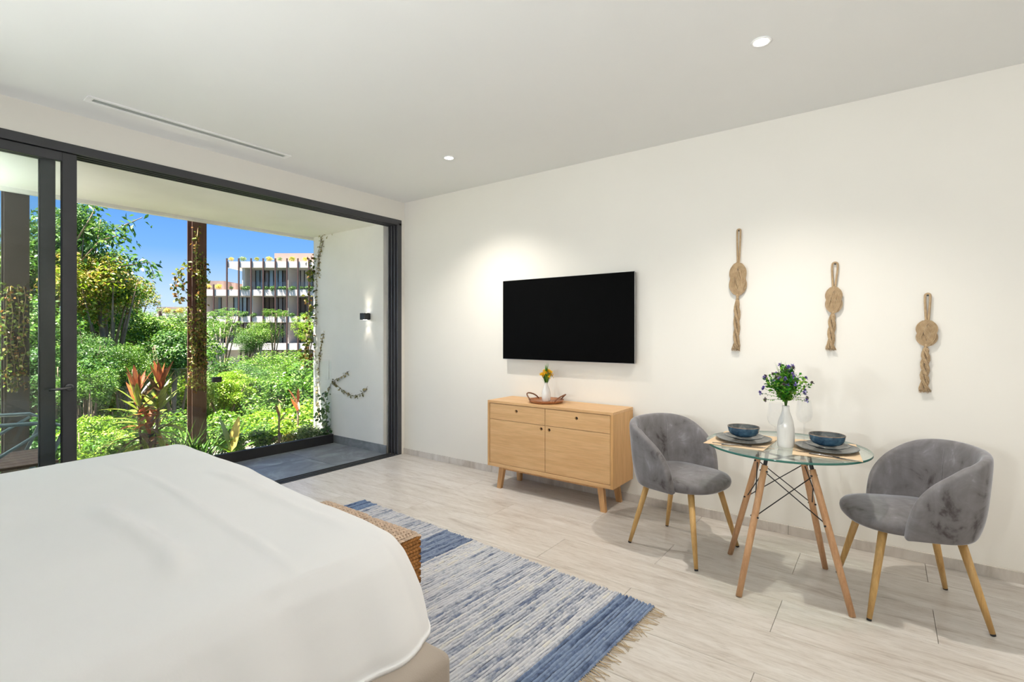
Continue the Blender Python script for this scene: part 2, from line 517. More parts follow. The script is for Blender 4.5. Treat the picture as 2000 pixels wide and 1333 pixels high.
# floor: screed + one travertine plank per tile
floor = box('floor', (XW - 0.2, YB - 0.2, -0.25), (XE + 0.2, YT + 0.2, -0.0125), M_grout)
S(floor, 'pale travertine floor of long polished planks across the bedroom', 'floor')
TW, TL, GAP = 0.32, 1.2, 0.0016
full = None
row = 0
y0 = 2.39 - TW * 11
while y0 < YT:
    shift = -0.397 if (row % 2 == 1) else 0.175
    x0 = shift - TL * 5
    while x0 < XE:
        a = (max(x0, XW + 0.002), max(y0, YB)); b = (min(x0 + TL - GAP, XE), min(y0 + TW - GAP, YT))
        if b[0] - a[0] > 0.02 and b[1] - a[1] > 0.02:
            w_, d_ = b[0] - a[0], b[1] - a[1]
            if abs(w_ - (TL - GAP)) < 1e-6 and abs(d_ - (TW - GAP)) < 1e-6:
                if full is None:
                    bm = box_bm((0, 0, -0.012), (w_, d_, 0), 0.0012, 1)
                    full = bpy.data.meshes.new('floor_plank'); bm.to_mesh(full); bm.free(); full.materials.append(M_trav)
                t = link('floor_plank', full, None, floor)
            else:
                t = bm_obj('floor_plank', box_bm((0, 0, -0.012), (w_, d_, 0), 0.0012, 1), M_trav, floor)
            t.location = (a[0], a[1], 0)
        x0 += TL
    y0 += TW; row += 1

wr = box('wall_right', (XW - 0.2, YT, -0.25), (XE + 0.2, YT + 0.2, ZC + 0.15), M_wall)
S(wr, 'long cream plaster wall carrying the television and the rope knots', 'wall')
wb = box('wall_back', (XW, YB - 0.2, -0.25), (XE + 0.2, YB, ZC + 0.15), M_wall)
S(wb, 'cream plaster wall behind the head of the bed', 'wall')
we = box('wall_end', (XE, YB, -0.25), (XE + 0.2, YT, ZC + 0.15), M_wall)
S(we, 'cream plaster end wall opposite the glass door', 'wall')
ce = box('ceiling', (-5.65, YB - 0.2, ZC), (XE + 0.2, YT + 0.2, ZC + 0.3), M_ceil)
S(ce, 'smooth white bedroom ceiling', 'ceiling')
mb = MB()
mb.box((XW - 0.2, YB, 2.46), (XW, YT, ZC)).box((XW - 0.2, 3.574, -0.01), (XW, YT, 2.46)).box((XW - 0.2, YB, -0.01), (XW, -0.78, 2.46))
wl = mb.build('wall_left', M_wall)
S(wl, 'plaster wall framing the wide sliding glass door', 'wall')

# baseboard of travertine pieces
bbm = box('baseboard_right', (XW, YT - 0.004, 0), (XE, YT, 0.058), M_grout)
S(bbm, 'low travertine baseboard along the television wall', 'baseboard')
x = XW + 0.002
while x < XE:
    e = min(x + TL, XE)
    bm_obj('baseboard_tile', box_bm((x, YT - 0.014, 0.0002), (e - GAP, YT - 0.004, 0.06), 0.001, 1), M_trav, bbm)
    x = e

# ------------------------------------------------------------------ balcony shell
bf = box('balcony_floor', (-5.22, YB - 0.2, -0.25), (XW - 0.2, 3.5, -0.022), M_grout)
S(bf, 'dark grey stone tiled balcony floor outside the sliding door', 'balcony floor')
tm = None
yy = 3.5
while yy > YB:
    ya = max(yy - 0.6 + 0.003, YB)
    for xa, xb in ((-5.165, -4.752), (-4.749, -4.235)):
        t = bm_obj('slate_tile', box_bm((xa, ya, -0.022), (xb, yy, -0.004), 0.0015, 1), M_slate, bf)
    yy -= 0.6
bw = box('wall_balcony', (-5.60, 3.5, -0.25), (XW - 0.2, 3.9, ZC), M_balc)
S(bw, 'pale plaster side wall of the balcony with a small sconce', 'wall')
ap = onY(631, 703, 3.5); aq = onY(643, 742, 3.5)
box('access_panel', (ap[0], 3.494, aq[2]), (aq[0], 3.4998, ap[2]), M_balc, bw, 0.001, 1)
bl = box('wall_balcony_far', (-5.60, YB - 0.4, -0.25), (XW - 0.2, YB - 0.2, ZC), M_balc)
S(bl, 'plaster wall closing the balcony at its hidden end', 'wall')
bb = box('baseboard_balcony', (-5.17, 3.488, -0.004), (-4.24, 3.4995, 0.085), M_slate, None, 0.001, 1)
S(bb, 'dark grey stone baseboard along the balcony side wall', 'baseboard')
soff = box('ceiling_balcony', (-5.65, YB - 0.2, 2.44), (XW - 0.2, 3.9, ZC), M_balc)
S(soff, 'cream underside of the balcony roof slab', 'ceiling')
drip = box('trim_1', (-5.66, YB - 0.2, 2.41), (-5.61, 3.9, 2.44), M_balc)
S(drip, 'narrow drip edge under the balcony roof slab', 'trim')

# planter beyond the railing
pl = MB(); pl.box((-6.0, YB - 0.2, -0.4), (-5.225, 3.9, -0.06)).build('planter_bed', M_gravel)
S(bpy.data.objects['planter_bed'], 'pale gravel planter bed running outside the glass railing', 'planter')
pk = box('trim_2', (-6.06, YB - 0.2, -0.5), (-5.98, 3.9, 0.0), M_conc)
S(pk, 'white outer kerb of the balcony planter', 'kerb')

# glass railing
rail = empty('glass_railing', (-5.19, 1.2, 0), world_parts=True)
tag(rail, 'frameless glass balcony railing set in a black kerb channel', 'railing')
box('kerb_channel', (-5.222, YB - 0.19, -0.02), (-5.17, 3.487, 0.095), M_kerb, rail, 0.002, 1)
for a, b in ((-1.1, 0.62), (0.64, 2.20), (2.22, 3.47)):
    box('glass_pane', (-5.201, a, 0.08), (-5.191, b, 0.95), M_railglass, rail)
for yy in (0.62, 2.21):
    box('glass_clamp', (-5.215, yy - 0.03, 0.80), (-5.177, yy + 0.05, 0.85), M_black, rail, 0.003, 1)

# ------------------------------------------------------------------ sliding glass door
door = empty('door_1', (XW, 1.4, 0), world_parts=True)
S(door, 'wide anthracite sliding glass door slid open to the left', 'door')
FZ, FY0, FY1 = 2.46, -0.78, 3.574
m = MB()
m.box((XW - 0.15, FY0, 2.425), (XW + 0.003, FY1, FZ))                        # head
for k in range(4):
    xa = XW + 0.003 - k * 0.0475
    m.box((xa - 0.012, FY0, 2.405), (xa, FY1, 2.4255))
m.build('head_frame', M_frame, door)
for nm, ya, yb in (('jamb', FY1 - 0.03, FY1), ('jamb', FY0, FY0 + 0.03)):
    m = MB(); m.box((XW - 0.15, ya, 0.0), (XW + 0.003, yb, 2.4249))
    s = -1 if ya > 1 else 1
    for k in range(4):
        xa = XW + 0.003 - k * 0.0475
        yc = ya if s < 0 else yb
        m.box((xa - 0.012, min(yc, yc + s * 0.02), 0.0), (xa, max(yc, yc + s * 0.02), 2.4049))
    m.build(nm, M_frame, door)
m = MB(); m.box((XW - 0.135, FY0 + 0.03, -0.015), (XW + 0.002, FY1 - 0.0505, -0.002))
m.build('floor_track', M_gasket, door)
for k in range(4):
    xa = XW + 0.002 - k * 0.042
    box('track_rail', (xa - 0.009, FY0 + 0.051, -0.002), (xa, FY1 - 0.0505, 0.004), M_frame, door)
def panel(xc, ya, yb, sw):
    p = empty('sliding_panel', (0, 0, 0)); p.parent = door; p.matrix_parent_inverse = Matrix.Translation(-ORG['door_1'])
    t = 0.016
    box('stile', (xc - t, yb - sw, 0.006), (xc + t, yb, 2.402), M_frame, p, 0.002, 1)
    box('stile', (xc - t, ya, 0.006), (xc + t, ya + sw, 2.402), M_frame, p, 0.002, 1)
    box('rail', (xc - t, ya + sw, 2.345), (xc + t, yb - sw, 2.402), M_frame, p, 0.002, 1)
    box('rail', (xc - t, ya + sw, 0.006), (xc + t, yb - sw, 0.075), M_frame, p, 0.002, 1)
    box('glass_pane', (xc - 0.004, ya + sw - 0.004, 0.07), (xc + 0.004, yb - sw + 0.004, 2.35), M_glass, p)
    for yy_ in (ya + sw, yb - sw - 0.004):
        box('gasket', (xc - t * 0.9, yy_, 0.075), (xc + t * 0.9, yy_ + 0.004, 2.345), M_gasket, p)
    return p
panel(XW - 0.028, -0.55, 0.926, 0.070)
pb = panel(XW - 0.070, -0.66, 0.832, 0.072)
h = empty('lever_handle', (0, 0, 0)); h.parent = door; h.matrix_parent_inverse = Matrix.Translation(-ORG['door_1'])
V, F = lathe_data([(0.024, 0), (0.024, 0.006), (0.018, 0.010), (0.010, 0.012), (0.010, 0.045)], 20)
V = [(XW - 0.012 + v[2], 0.889 + v[0], 0.938 + v[1]) for v in V]
obj('rosette', V, F, M_chrome_dark, h, True)
tube('lever', [(XW + 0.032, 0.892, 0.938), (XW + 0.036, 0.86, 0.937), (XW + 0.034, 0.82, 0.932), (XW + 0.028, 0.785, 0.931)], [0.010, 0.009, 0.008, 0.007], M_chrome_dark, h)

# ------------------------------------------------------------------ ceiling things
def downlight(x, y, label, group=None, k=1.0):
    d = empty('recessed_downlight', (x, y, ZC))
    tag(d, label, 'downlight', group)
    lathe('trim_ring', [(0.043, -0.0005), (0.046, -0.004), (0.040, -0.007), (0.034, -0.006), (0.034, -0.0005)], M_white, d, 32, cap0=False, cap1=False)
    lathe('diffuser', [(0.0335, -0.0006), (0.0335, -0.003)], M_lamp, d, 32)
    l = bpy.data.lights.new('downlight_bulb', 'SPOT'); l.shadow_soft_size = 0.035; l.spot_size = math.radians(125); l.spot_blend = 1.0
    l.energy = DOWNLIGHT_POWER * k; l.color = (1.0, 0.94, 0.85)
    lo = bpy.data.objects.new('bulb', l); COL.objects.link(lo); lo.parent = d; lo.location = (0, 0, -0.045)
    return d
downlight(-0.471, 2.607, 'round recessed downlight in the ceiling above the dining table')
downlight(-2.75, 2.883, 'round recessed downlight in the ceiling between television and glass door')
for i, (x, y) in enumerate(((2.1, 2.4), (1.75, 0.9))):  # two unseen downlights added to brighten the room
    downlight(x, y, 'added recessed fill downlight behind the viewer, outside the view', 'added fill downlights behind the viewer', 0.45)

vent = empty('air_vent', (-3.75, 1.5, ZC), world_parts=True)
tag(vent, 'long slim white linear air vent in the ceiling above the door', 'air vent')
vx0, vx1, vy0, vy1 = -3.80, -3.70, 0.885, 2.125
for a, b in (((vx0, vy0), (vx1, vy0 + 0.03)), ((vx0, vy1 - 0.03), (vx1, vy1)), ((vx0, vy0 + 0.03), (vx0 + 0.022, vy1 - 0.03)), ((vx1 - 0.022, vy0 + 0.03), (vx1, vy1 - 0.03))):
    box('vent_frame', (a[0], a[1], ZC - 0.007), (b[0], b[1], ZC - 0.0005), M_white, vent)
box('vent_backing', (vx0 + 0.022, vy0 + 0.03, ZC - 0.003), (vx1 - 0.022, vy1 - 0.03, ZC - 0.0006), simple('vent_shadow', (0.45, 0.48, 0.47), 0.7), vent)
for k in range(3):
    xa = vx0 + 0.027 + k * 0.017
    obj('vent_slat', [(xa, vy0 + 0.03, ZC - 0.0035), (xa + 0.012, vy0 + 0.03, ZC - 0.0055), (xa + 0.012, vy1 - 0.03, ZC - 0.0055), (xa, vy1 - 0.03, ZC - 0.0035),
                      (xa, vy0 + 0.03, ZC - 0.0032), (xa + 0.013, vy0 + 0.03, ZC - 0.0050), (xa + 0.013, vy1 - 0.03, ZC - 0.0050), (xa, vy1 - 0.03, ZC - 0.0032)],
        [(0, 1, 2, 3), (7, 6, 5, 4), (0, 4, 5, 1), (2, 6, 7, 3), (1, 5, 6, 2), (0, 3, 7, 4)], simple('vent_slat_grey', (0.56, 0.58, 0.57), 0.6) if k == 0 else MATS['vent_slat_grey'], vent)

# ------------------------------------------------------------------ bed
bed = empty('bed', (-2.2, 0.1, 0), world_parts=True)
tag(bed, 'low double bed on a taupe upholstered box base', 'bed')
BX0, BX1, BY0, BY1 = -3.22, -1.03, -0.86, 1.10
bmx = box_bm((BX0, BY0, 0.035), (BX1, BY1, 0.335), 0.03, 4)
bm_obj('base', bmx, M_taupe, bed, True)
for px in (BX0 + 0.12, BX1 - 0.12):
    for py in (BY0 + 0.12, BY1 - 0.12):
        lathe('foot', [(0.02, 0.0), (0.028, 0.034)], M_black, bed, 12, (px, py, 0))
bm_obj('mattress', box_bm((BX0 + 0.12, BY0 + 0.02, 0.335), (BX1 - 0.30, BY1 - 0.10, 0.565), 0.05, 4), M_mattress, bed, True)
bm_obj('headboard', box_bm((BX0, BY0 - 0.08, 0.035), (BX1, BY0, 1.05), 0.03, 3), M_taupe, bed, True)

# duvet: a draped sheet with rounded shoulders
def duvet():
    tx0, tx1 = -3.13, -1.385           # flat top extents
    ty0, ty1 = -0.80, 1.09
    # profile: overhang distance -> (outward offset, drop)
    prof_near = [(0, 0, 0), (0.08, 0.075, 0.010), (0.16, 0.135, 0.048), (0.24, 0.182, 0.108), (0.32, 0.222, 0.172), (0.40, 0.258, 0.238), (0.48, 0.288, 0.305)]
    def pr(d):
        for (a, o1, z1), (b, o2, z2) in zip(prof_near, prof_near[1:]):
            if d <= b:
                t = (d - a) / (b - a); return o1 + (o2 - o1) * t, z1 + (z2 - z1) * t
        return prof_near[-1][1:]
    NX, NY = 220, 200
    OV = 0.47
    us = np.linspace(tx0 - OV, tx1 + OV, NX)
    vs = np.linspace(ty0, ty1 + OV, NY)
    R = np.random.RandomState(4)
    def crease(x, y, pts, wid, amp):
        z = 0
        P = Vector((x, y))
        best = 9; frac = 0
        n = len(pts) - 1
        for i in range(n):
            a, b = Vector(pts[i]), Vector(pts[i + 1])
            ab = b - a
            t = max(0, min(1, (P - a).dot(ab) / ab.length_squared))
            d = (P - (a + ab * t)).length
            if d < best: best = d; frac = (i + t) / n
        fade = min(1, frac / 0.15) * min(1, (1 - frac) / 0.2)
        return amp * fade * math.exp(-(best / wid) ** 2)
    V = []
    for j, v in enumerate(vs):
        for i, u in enumerate(us):
            ds = u - tx1 if u > tx1 else (tx0 - u if u < tx0 else 0.0)
            sx = 1 if u > tx1 else -1
            dt = v - ty1 if v > ty1 else 0.0
            cxp = min(max(u, tx0), tx1); cyp = min(v, ty1)
            if ds > 0 or dt > 0:
                d = max(ds, dt)
                th_ = PI / 4 * dt / ds if ds >= dt else PI / 2 - PI / 4 * ds / dt
                o, dz = pr(d)
                foot_ = math.sin(th_) ** 2
                dz = dz * (1 - foot_) + pr(max(0, d - 0.07))[1] * foot_
                kx = 0.42 if sx < 0 else 1.0     # far side hangs steeply
                ky = 0.60
                px = cxp + sx * math.cos(th_) * o * kx; py = cyp + math.sin(th_) * o * ky
            else:
                o = dz = d = 0; px, py = cxp, cyp
            t_ = min(1.2, max(0, (px + 3.1) / 1.7))
            top = 0.662 - 0.052 * t_ ** 1.5
            if v > 0.5: py -= 0.03 * t_ * t_ * min(1, (v - 0.5) / 0.5)
            z = top - dz
            # gentle loft and creases
            z += 0.006 * math.sin(px * 3.1 + 0.7) * math.cos(py * 2.3) + 0.004 * math.sin(px * 7 + py * 5)
            if d < 0.3:
                z += crease(px, py, [(-3.05, 0.78), (-2.5, 0.82), (-1.95, 0.80), (-1.62, 0.80), (-1.3, 0.78)], 0.018, 0.011)
                z += crease(px, py, [(-2.35, 0.57), (-2.0, 0.58), (-1.72, 0.60), (-1.50, 0.56)], 0.035, 0.022)
                z -= crease(px, py, [(-2.35, 0.64), (-2.0, 0.645), (-1.72, 0.66)], 0.04, 0.010)
                z += crease(px, py, [(-2.5, 1.02), (-2.1, 1.04), (-1.72, 1.04), (-1.42, 1.05)], 0.022, 0.012)
                z += crease(px, py, [(-3.1, 0.40), (-2.6, 0.36), (-2.2, 0.30)], 0.05, 0.010)
                z += crease(px, py, [(-1.95, 1.14), (-1.6, 1.20), (-1.45, 1.21)], 0.012, 0.006)
                z += crease(px, py, [(-1.85, 1.20), (-1.55, 1.26)], 0.012, 0.006)
            if d > 0:
                # folds of the drape and uneven hem
                w_ = min(1, d / 0.35)
                q = cyp - cxp * 0.9 + th_ * 0.28
                fold = math.sin(q * 17 + 1.2) * 0.5 + math.sin(q * 31 + 0.4) * 0.3 + math.sin(q * 9.0) * 0.5
                hem_ = max(0, d - 0.38) / 0.09
                a_ = 0.017 * fold * w_ - 0.018 * hem_
                px += sx * math.cos(th_) * a_; py += math.sin(th_) * a_ * 0.6
                z += hem_ * (0.012 * math.sin(q * 13 + 2) + 0.010 * math.sin(q * 29))
            z = max(z, 0.342 + 0.004)
            V.append((px, py, z))
    F = []
    for j in range(NY - 1):
        for i in range(NX - 1):
            a = j * NX + i
            F.append((a, a + 1, a + NX + 1, a + NX))
    me = fast_mesh('duvet', V, F)
    me.polygons.foreach_set('use_smooth', [True] * len(me.polygons))
    o = link('duvet', me, M_duvet)
    sm = o.modifiers.new('thickness', 'SOLIDIFY'); sm.thickness = 0.012; sm.offset = -1
    return o
dv = duvet()
tag(dv, 'plain white cotton duvet spread over the bed, hanging over its sides', 'duvet')

# ------------------------------------------------------------------ rug
RUGL, RUGW = 2.33, 1.30
rug_o = Vector((-3.185, 2.405, 0)); rug_r = -math.atan2(0.13, 2.325)
rug = empty('rag_rug', rug_o, rug_r)
tag(rug, 'blue and cream striped woven rag rug with tan fringe', 'rug')
def rug_mat():
    b = NB('rag_weave')
    tc = b.n('ShaderNodeTexCoord')
    sp = b.n('ShaderNodeSeparateXYZ'); b.l(tc.outputs['Object'], sp.inputs[0])
    rowi = b.math('FLOOR', b.math('DIVIDE', sp.outputs['X'], 0.0165))
    wn = b.n('ShaderNodeTexWhiteNoise'); wn.noise_dimensions = '1D'; b.l(rowi, wn.inputs['W'])
    # along-row variation
    cmb = b.n('ShaderNodeCombineXYZ'); b.l(b.math('MULTIPLY', rowi, 3.7), cmb.inputs[0]); b.l(sp.outputs['Y'], cmb.inputs[1])
    mp = b.n('ShaderNodeMapping'); mp.inputs['Scale'].default_value = (1, 7.0, 1); b.l(cmb.outputs[0], mp.inputs[0])
    nl = b.noise(mp.outputs[0], 1.0, 3, 0.6)
    mp2 = b.n('ShaderNodeMapping'); mp2.inputs['Scale'].default_value = (40, 26, 1); b.l(tc.outputs['Object'], mp2.inputs[0])
    nf = b.noise(mp2.outputs[0], 2.0, 3, 0.6)
    mixv = b.math('ADD', b.math('MULTIPLY', wn.outputs[0], 0.30), b.math('MULTIPLY', nl, 0.70))
    mixv = b.math('ADD', mixv, b.math('MULTIPLY', b.math('SUBTRACT', nf, 0.5), 0.35))
    pale = b.ramp(mixv, [(0.28, lin(118, 128, 152)), (0.37, lin(168, 173, 184)), (0.44, lin(192, 194, 202)), (0.52, lin(212, 212, 214)), (0.60, lin(202, 203, 208)), (0.68, lin(222, 219, 210)), (0.78, lin(206, 204, 200)), (0.86, lin(160, 154, 140))])
    blue = b.ramp(mixv, [(0.30, lin(70, 86, 116)), (0.42, lin(98, 118, 152)), (0.52, lin(122, 142, 172)), (0.64, lin(106, 128, 162)), (0.75, lin(150, 166, 188)), (0.85, lin(176, 182, 188))])
    # bands along the length (0 = far end, RUGL = near end)
    fx = b.math('DIVIDE', sp.outputs['X'], RUGL)
    fx = b.math('ADD', fx, b.math('MULTIPLY', b.math('SUBTRACT', wn.outputs[0], 0.5), 0.006))
    W1, K0 = (1, 1, 1), (0, 0, 0)
    band = b.ramp(fx, [(0.0, W1), (0.072, (0.25, 0.25, 0.25)), (0.11, (0.12, 0.12, 0.12)), (0.30, (0.15, 0.15, 0.15)), (0.388, (0.8, 0.8, 0.8)), (0.498, K0), (0.57, (0.12, 0.12, 0.12)), (0.70, K0), (0.76, (0.10, 0.10, 0.10)), (0.84, K0), (0.918, (0.9, 0.9, 0.9)), (0.999, W1)], 'CONSTANT')
    c = b.mix(band, pale, blue)
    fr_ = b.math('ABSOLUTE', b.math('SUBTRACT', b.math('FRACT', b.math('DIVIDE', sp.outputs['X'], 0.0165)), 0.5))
    gap_shade = b.ramp(fr_, [(0.36, (0, 0, 0)), (0.47, (1, 1, 1))])
    c = b.mix(b.math('MULTIPLY', gap_shade, 0.75), c, lin(96, 104, 122))          # shade in the gaps between rag rows, painted into the colour
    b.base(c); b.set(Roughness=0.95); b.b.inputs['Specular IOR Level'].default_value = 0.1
    b.bump(nf, 0.5, 0.004)
    return b.m
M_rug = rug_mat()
def rug_mesh():
    pitch = 0.0165
    nr = int(RUGL / pitch)
    NYs = 130
    R = np.random.RandomState(8)
    prof = [(0.03, 0.02), (0.14, 0.60), (0.32, 0.92), (0.5, 1.0), (0.68, 0.92), (0.86, 0.60), (0.97, 0.02)]
    ys = np.linspace(0, -RUGW, NYs)
    rows = []
    for r in range(nr):
        th = 0.0075 + 0.003 * R.rand()
        jit = np.convolve(R.randn(NYs + 6), np.ones(7) / 7, 'valid') * 0.0022
        hh = th * (1 + 0.25 * np.convolve(R.randn(NYs + 2), np.ones(3) / 3, 'valid'))
        # frayed lumps
        for _ in range(2):
            k = R.randint(2, NYs - 2); hh[k] *= 1.45
        e0 = R.rand() * 0.014 - 0.004; e1 = R.rand() * 0.014 - 0.004
        yr = ys.copy(); yr[0] += e0; yr[-1] -= e1
        for fx, fz in prof:
            x = (r + fx) * pitch + jit
            rows.append(np.stack([x, yr, 0.002 + hh * fz], 1))
    A = np.stack(rows, 0)
    n0, n1 = A.shape[:2]
    V = A.reshape(-1, 3)
    # skirt to the floor all around
    idx = np.arange(n0 * n1).reshape(n0, n1)
    F = np.stack([idx[:-1, :-1], idx[:-1, 1:], idx[1:, 1:], idx[1:, :-1]], -1).reshape(-1, 4)
    ring = list(idx[:, 0]) + list(idx[-1, 1:]) + list(idx[-2::-1, -1]) + list(idx[0, -2:0:-1])
    base = len(V)
    Vb = V[ring].copy(); Vb[:, 2] = 0.0006
    V = np.concatenate([V, Vb])
    m_ = len(ring)
    Fs = [(ring[i], ring[(i + 1) % m_], base + (i + 1) % m_, base + i) for i in range(m_)]
    me = fast_mesh('weave', V, np.concatenate([F, np.array(Fs)]))
    me.polygons.foreach_set('use_smooth', [True] * len(me.polygons))
    return me
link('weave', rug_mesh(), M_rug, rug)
M_fringe = simple('rug_fringe_yarn', lin(206, 184, 152), 0.95, var=0.15)
R = rng(3)
m = MB()
for k in range(150):
    y = -RUGW * (k + R.random()) / 150
    L = R.uniform(0.03, 0.075); a = R.uniform(-0.7, 0.7)
    p0 = Vector((RUGL - 0.006, y, 0.006))
    p1 = p0 + Vector((L * 0.5, L * 0.3 * math.sin(a), -0.002)); p2 = p0 + Vector((L, L * math.sin(a) * 0.9, -0.0035))
    m.tube([p0, p1, p2], [0.0016, 0.0014, 0.001], 4)
tag(m.build('fringe', M_fringe, rug, True), kind='stuff')
m = MB()
for k in range(90):
    y = -RUGW * (k + R.random()) / 90
    p0 = Vector((0.006, y, 0.006)); L = R.uniform(0.01, 0.03); a = R.uniform(-0.7, 0.7)
    m.tube([p0, p0 + Vector((-L, L * a, -0.003))], [0.0016, 0.001], 4)
tag(m.build('fringe', M_fringe, rug, True), kind='stuff')

# ------------------------------------------------------------------ woven stools at the foot of the bed
def woven_stool(x0, x1, y0, y1, h, label):
    e = empty('woven_stool', ((x0 + x1) / 2, (y0 + y1) / 2, 0.012))
    tag(e, label, 'stool', 'woven seagrass stools at the foot of the bed')
    w_, d_ = (x1 - x0) / 2, (y1 - y0) / 2
    bm_obj('core', box_bm((-w_ + 0.006, -d_ + 0.006, 0), (w_ - 0.006, d_ - 0.006, h - 0.006), 0.03, 4), M_seagrass_dark, e, True)
    def lozenge(m, c, t, s, nn, L, W, H):
        c, t, s, nn = Vector(c), Vector(t), Vector(s), Vector(nn)
        V = []
        for a, ww, hh in ((-0.5, 0.25, 0.0), (-0.25, 0.9, 0.75), (0.0, 1.0, 1.0), (0.25, 0.9, 0.75), (0.5, 0.25, 0.0)):
            p = c + t * (a * L)
            V += [p - s * (W * ww / 2), p + nn * (H * hh), p + s * (W * ww / 2)]
        F = []
        for k in range(4):
            F += [(3 * k, 3 * k + 3, 3 * k + 4, 3 * k + 1), (3 * k + 1, 3 * k + 4, 3 * k + 5, 3 * k + 2)]
        m.add(V, F)
    R = rng(11)
    top = MB(); side = MB()
    g = 0.0165
    nx, ny = int(2 * w_ / g), int(2 * d_ / g)
    for i in range(nx):
        for j in range(ny):
            x = -w_ + (i + 0.5) * 2 * w_ / nx; y = -d_ + (j + 0.5) * 2 * d_ / ny
            ang = (PI / 4 if i % 2 == 0 else -PI / 4) + R.uniform(-0.12, 0.12)
            # round the shoulders
            ex = max(0, abs(x) - (w_ - 0.035)) / 0.035; ey = max(0, abs(y) - (d_ - 0.035)) / 0.035
            z = h - 0.008 - 0.014 * min(1, ex ** 2 + ey ** 2) 
            t = Vector((math.cos(ang), math.sin(ang), 0)); s_ = Vector((-math.sin(ang), math.cos(ang), 0))
            lozenge(top, (x, y, z), t, s_, (0, 0, 1), g * 1.75, g * 0.95, 0.009)
    nz = int((h - 0.03) / g)
    for (ux, uy, px, py, half) in ((0, 1, w_, 0, d_), (0, 1, -w_, 0, d_), (1, 0, 0, d_, w_), (1, 0, 0, -d_, w_)):
        nn = Vector((px, py, 0)).normalized(); nu = int(2 * half / g)
        for i in range(nu):
            for j in range(nz):
                u = -half + (i + 0.5) * 2 * half / nu; z = 0.008 + (j + 0.5) * (h - 0.03) / nz
                t = (Vector((ux, uy, 0)) + Vector((0, 0, 0.5 if j % 2 else -0.5))).normalized()
                s_ = nn.cross(t)
                lozenge(side, Vector((px, py, 0)) + Vector((ux * u, uy * u, z)) - nn * 0.006, t, s_, nn, g * 1.7, g * 0.95, 0.008)
    tag(top.build('seat_weave', M_seagrass_top, e, True), kind='stuff')
    tag(side.build('side_weave', M_seagrass, e, True), kind='stuff')
    return e
woven_stool(-2.05, -1.70, 1.315, 1.60, 0.365, 'woven seagrass stool by the bed foot, nearer to the viewer')
woven_stool(-2.46, -2.08, 1.315, 1.62, 0.360, 'woven seagrass stool by the bed foot, farther from the viewer')

# ------------------------------------------------------------------ sideboard
sb = empty('sideboard', (-2.0965, 3.42, 0), world_parts=True)
tag(sb, 'light oak sideboard with two drawers and two doors under the television', 'sideboard')
X0, X1, Y0, Y1, Z0, Z1 = -2.662, -1.531, 3.252, 3.598, 0.178, 0.719
T = 0.02
body = empty('body', (0, 0, 0)); body.parent = sb; body.matrix_parent_inverse = Matrix.Translation(-ORG['sideboard'])
box('top_board', (X0, Y0, Z1 - T), (X1, Y1, Z1), M_oak, body, 0.0012, 1)
box('bottom_board', (X0 + T, Y0, Z0), (X1 - T, Y1, Z0 + 0.028), M_oak, body, 0.0012, 1)
box('side_board', (X0, Y0, Z0), (X0 + T, Y1, Z1 - T), M_oak_v, body, 0.0012, 1)
box('side_board', (X1 - T, Y0, Z0), (X1, Y1, Z1 - T), M_oak_v, body, 0.0012, 1)
box('shade_block', (X0 + T, Y0 + 0.026, Z0 + 0.028), (X1 - T, Y1 - 0.002, Z1 - T), M_in_shade, body)  # solid dark block standing in for shade inside finger holes and panel gaps
def hole_panel(name, x0, x1, z0, z1, hx, hz, r=0.0125):
    n = 32; y0, y1 = Y0 + 0.003, Y0 + 0.022
    V = []; F = []
    def outer(a):
        dx, dz = math.cos(a), math.sin(a)
        t = min(((x1 - hx) / dx if dx > 1e-9 else (x0 - hx) / dx if dx < -1e-9 else 1e9), ((z1 - hz) / dz if dz > 1e-9 else (z0 - hz) / dz if dz < -1e-9 else 1e9))
        return hx + dx * t, hz + dz * t
    angs = sorted([2 * PI * k / n for k in range(n)] + [math.atan2(cz - hz, cx - hx) % (2 * PI) for cx in (x0, x1) for cz in (z0, z1)])
    N = len(angs)
    for y in (y0, y1):
        for a in angs: V.append((*[outer(a)[0]], y, outer(a)[1]))
        for a in angs: V.append((hx + r * math.cos(a), y, hz + r * math.sin(a)))
    for k in range(N):
        q = (k + 1) % N
        F.append((k, q, N + q, N + k)); F.append((2 * N + q, 2 * N + k, 3 * N + k, 3 * N + q))
        F.append((q, k, 2 * N + k, 2 * N + q)); F.append((N + k, N + q, 3 * N + q, 3 * N + k))
    me = mesh(name, V, F); bm = bmesh.new(); bm.from_mesh(me); bmesh.ops.recalc_face_normals(bm, faces=bm.faces); bm.to_mesh(me); bm.free()
    o = link(name, me, M_oak, sb)
    return o
g = 0.0036
xm = -2.0965
zs = 0.567
hole_panel('drawer', X0 + T + g, xm - g / 2, zs + g / 2, Z1 - T - g, (X0 + xm) / 2 + 0.01, 0.650)
hole_panel('drawer', xm + g / 2, X1 - T - g, zs + g / 2, Z1 - T - g, (X1 + xm) / 2 - 0.01, 0.650)
hole_panel('door', X0 + T + g, xm - g / 2, Z0 + 0.028 + g, zs - g / 2, xm - 0.036, zs - 0.030)
hole_panel('door', xm + g / 2, X1 - T - g, Z0 + 0.028 + g, zs - g / 2, xm + 0.036, zs - 0.030)
def leg(xt, yt, xb, yb):
    w_, d_ = 0.021, 0.016
    V = []
    for (x, y, z, s) in ((xt, yt, Z0, 1.12), (xb, yb, 0.0, 0.92)):
        V += [(x - w_ * s, y - d_ * s, z), (x + w_ * s, y - d_ * s, z), (x + w_ * s, y + d_ * s, z), (x - w_ * s, y + d_ * s, z)]
    F = [(0, 1, 2, 3), (7, 6, 5, 4), (0, 4, 5, 1), (1, 5, 6, 2), (2, 6, 7, 3), (3, 7, 4, 0)]
    obj('leg', V, F, M_oak_leg, sb)
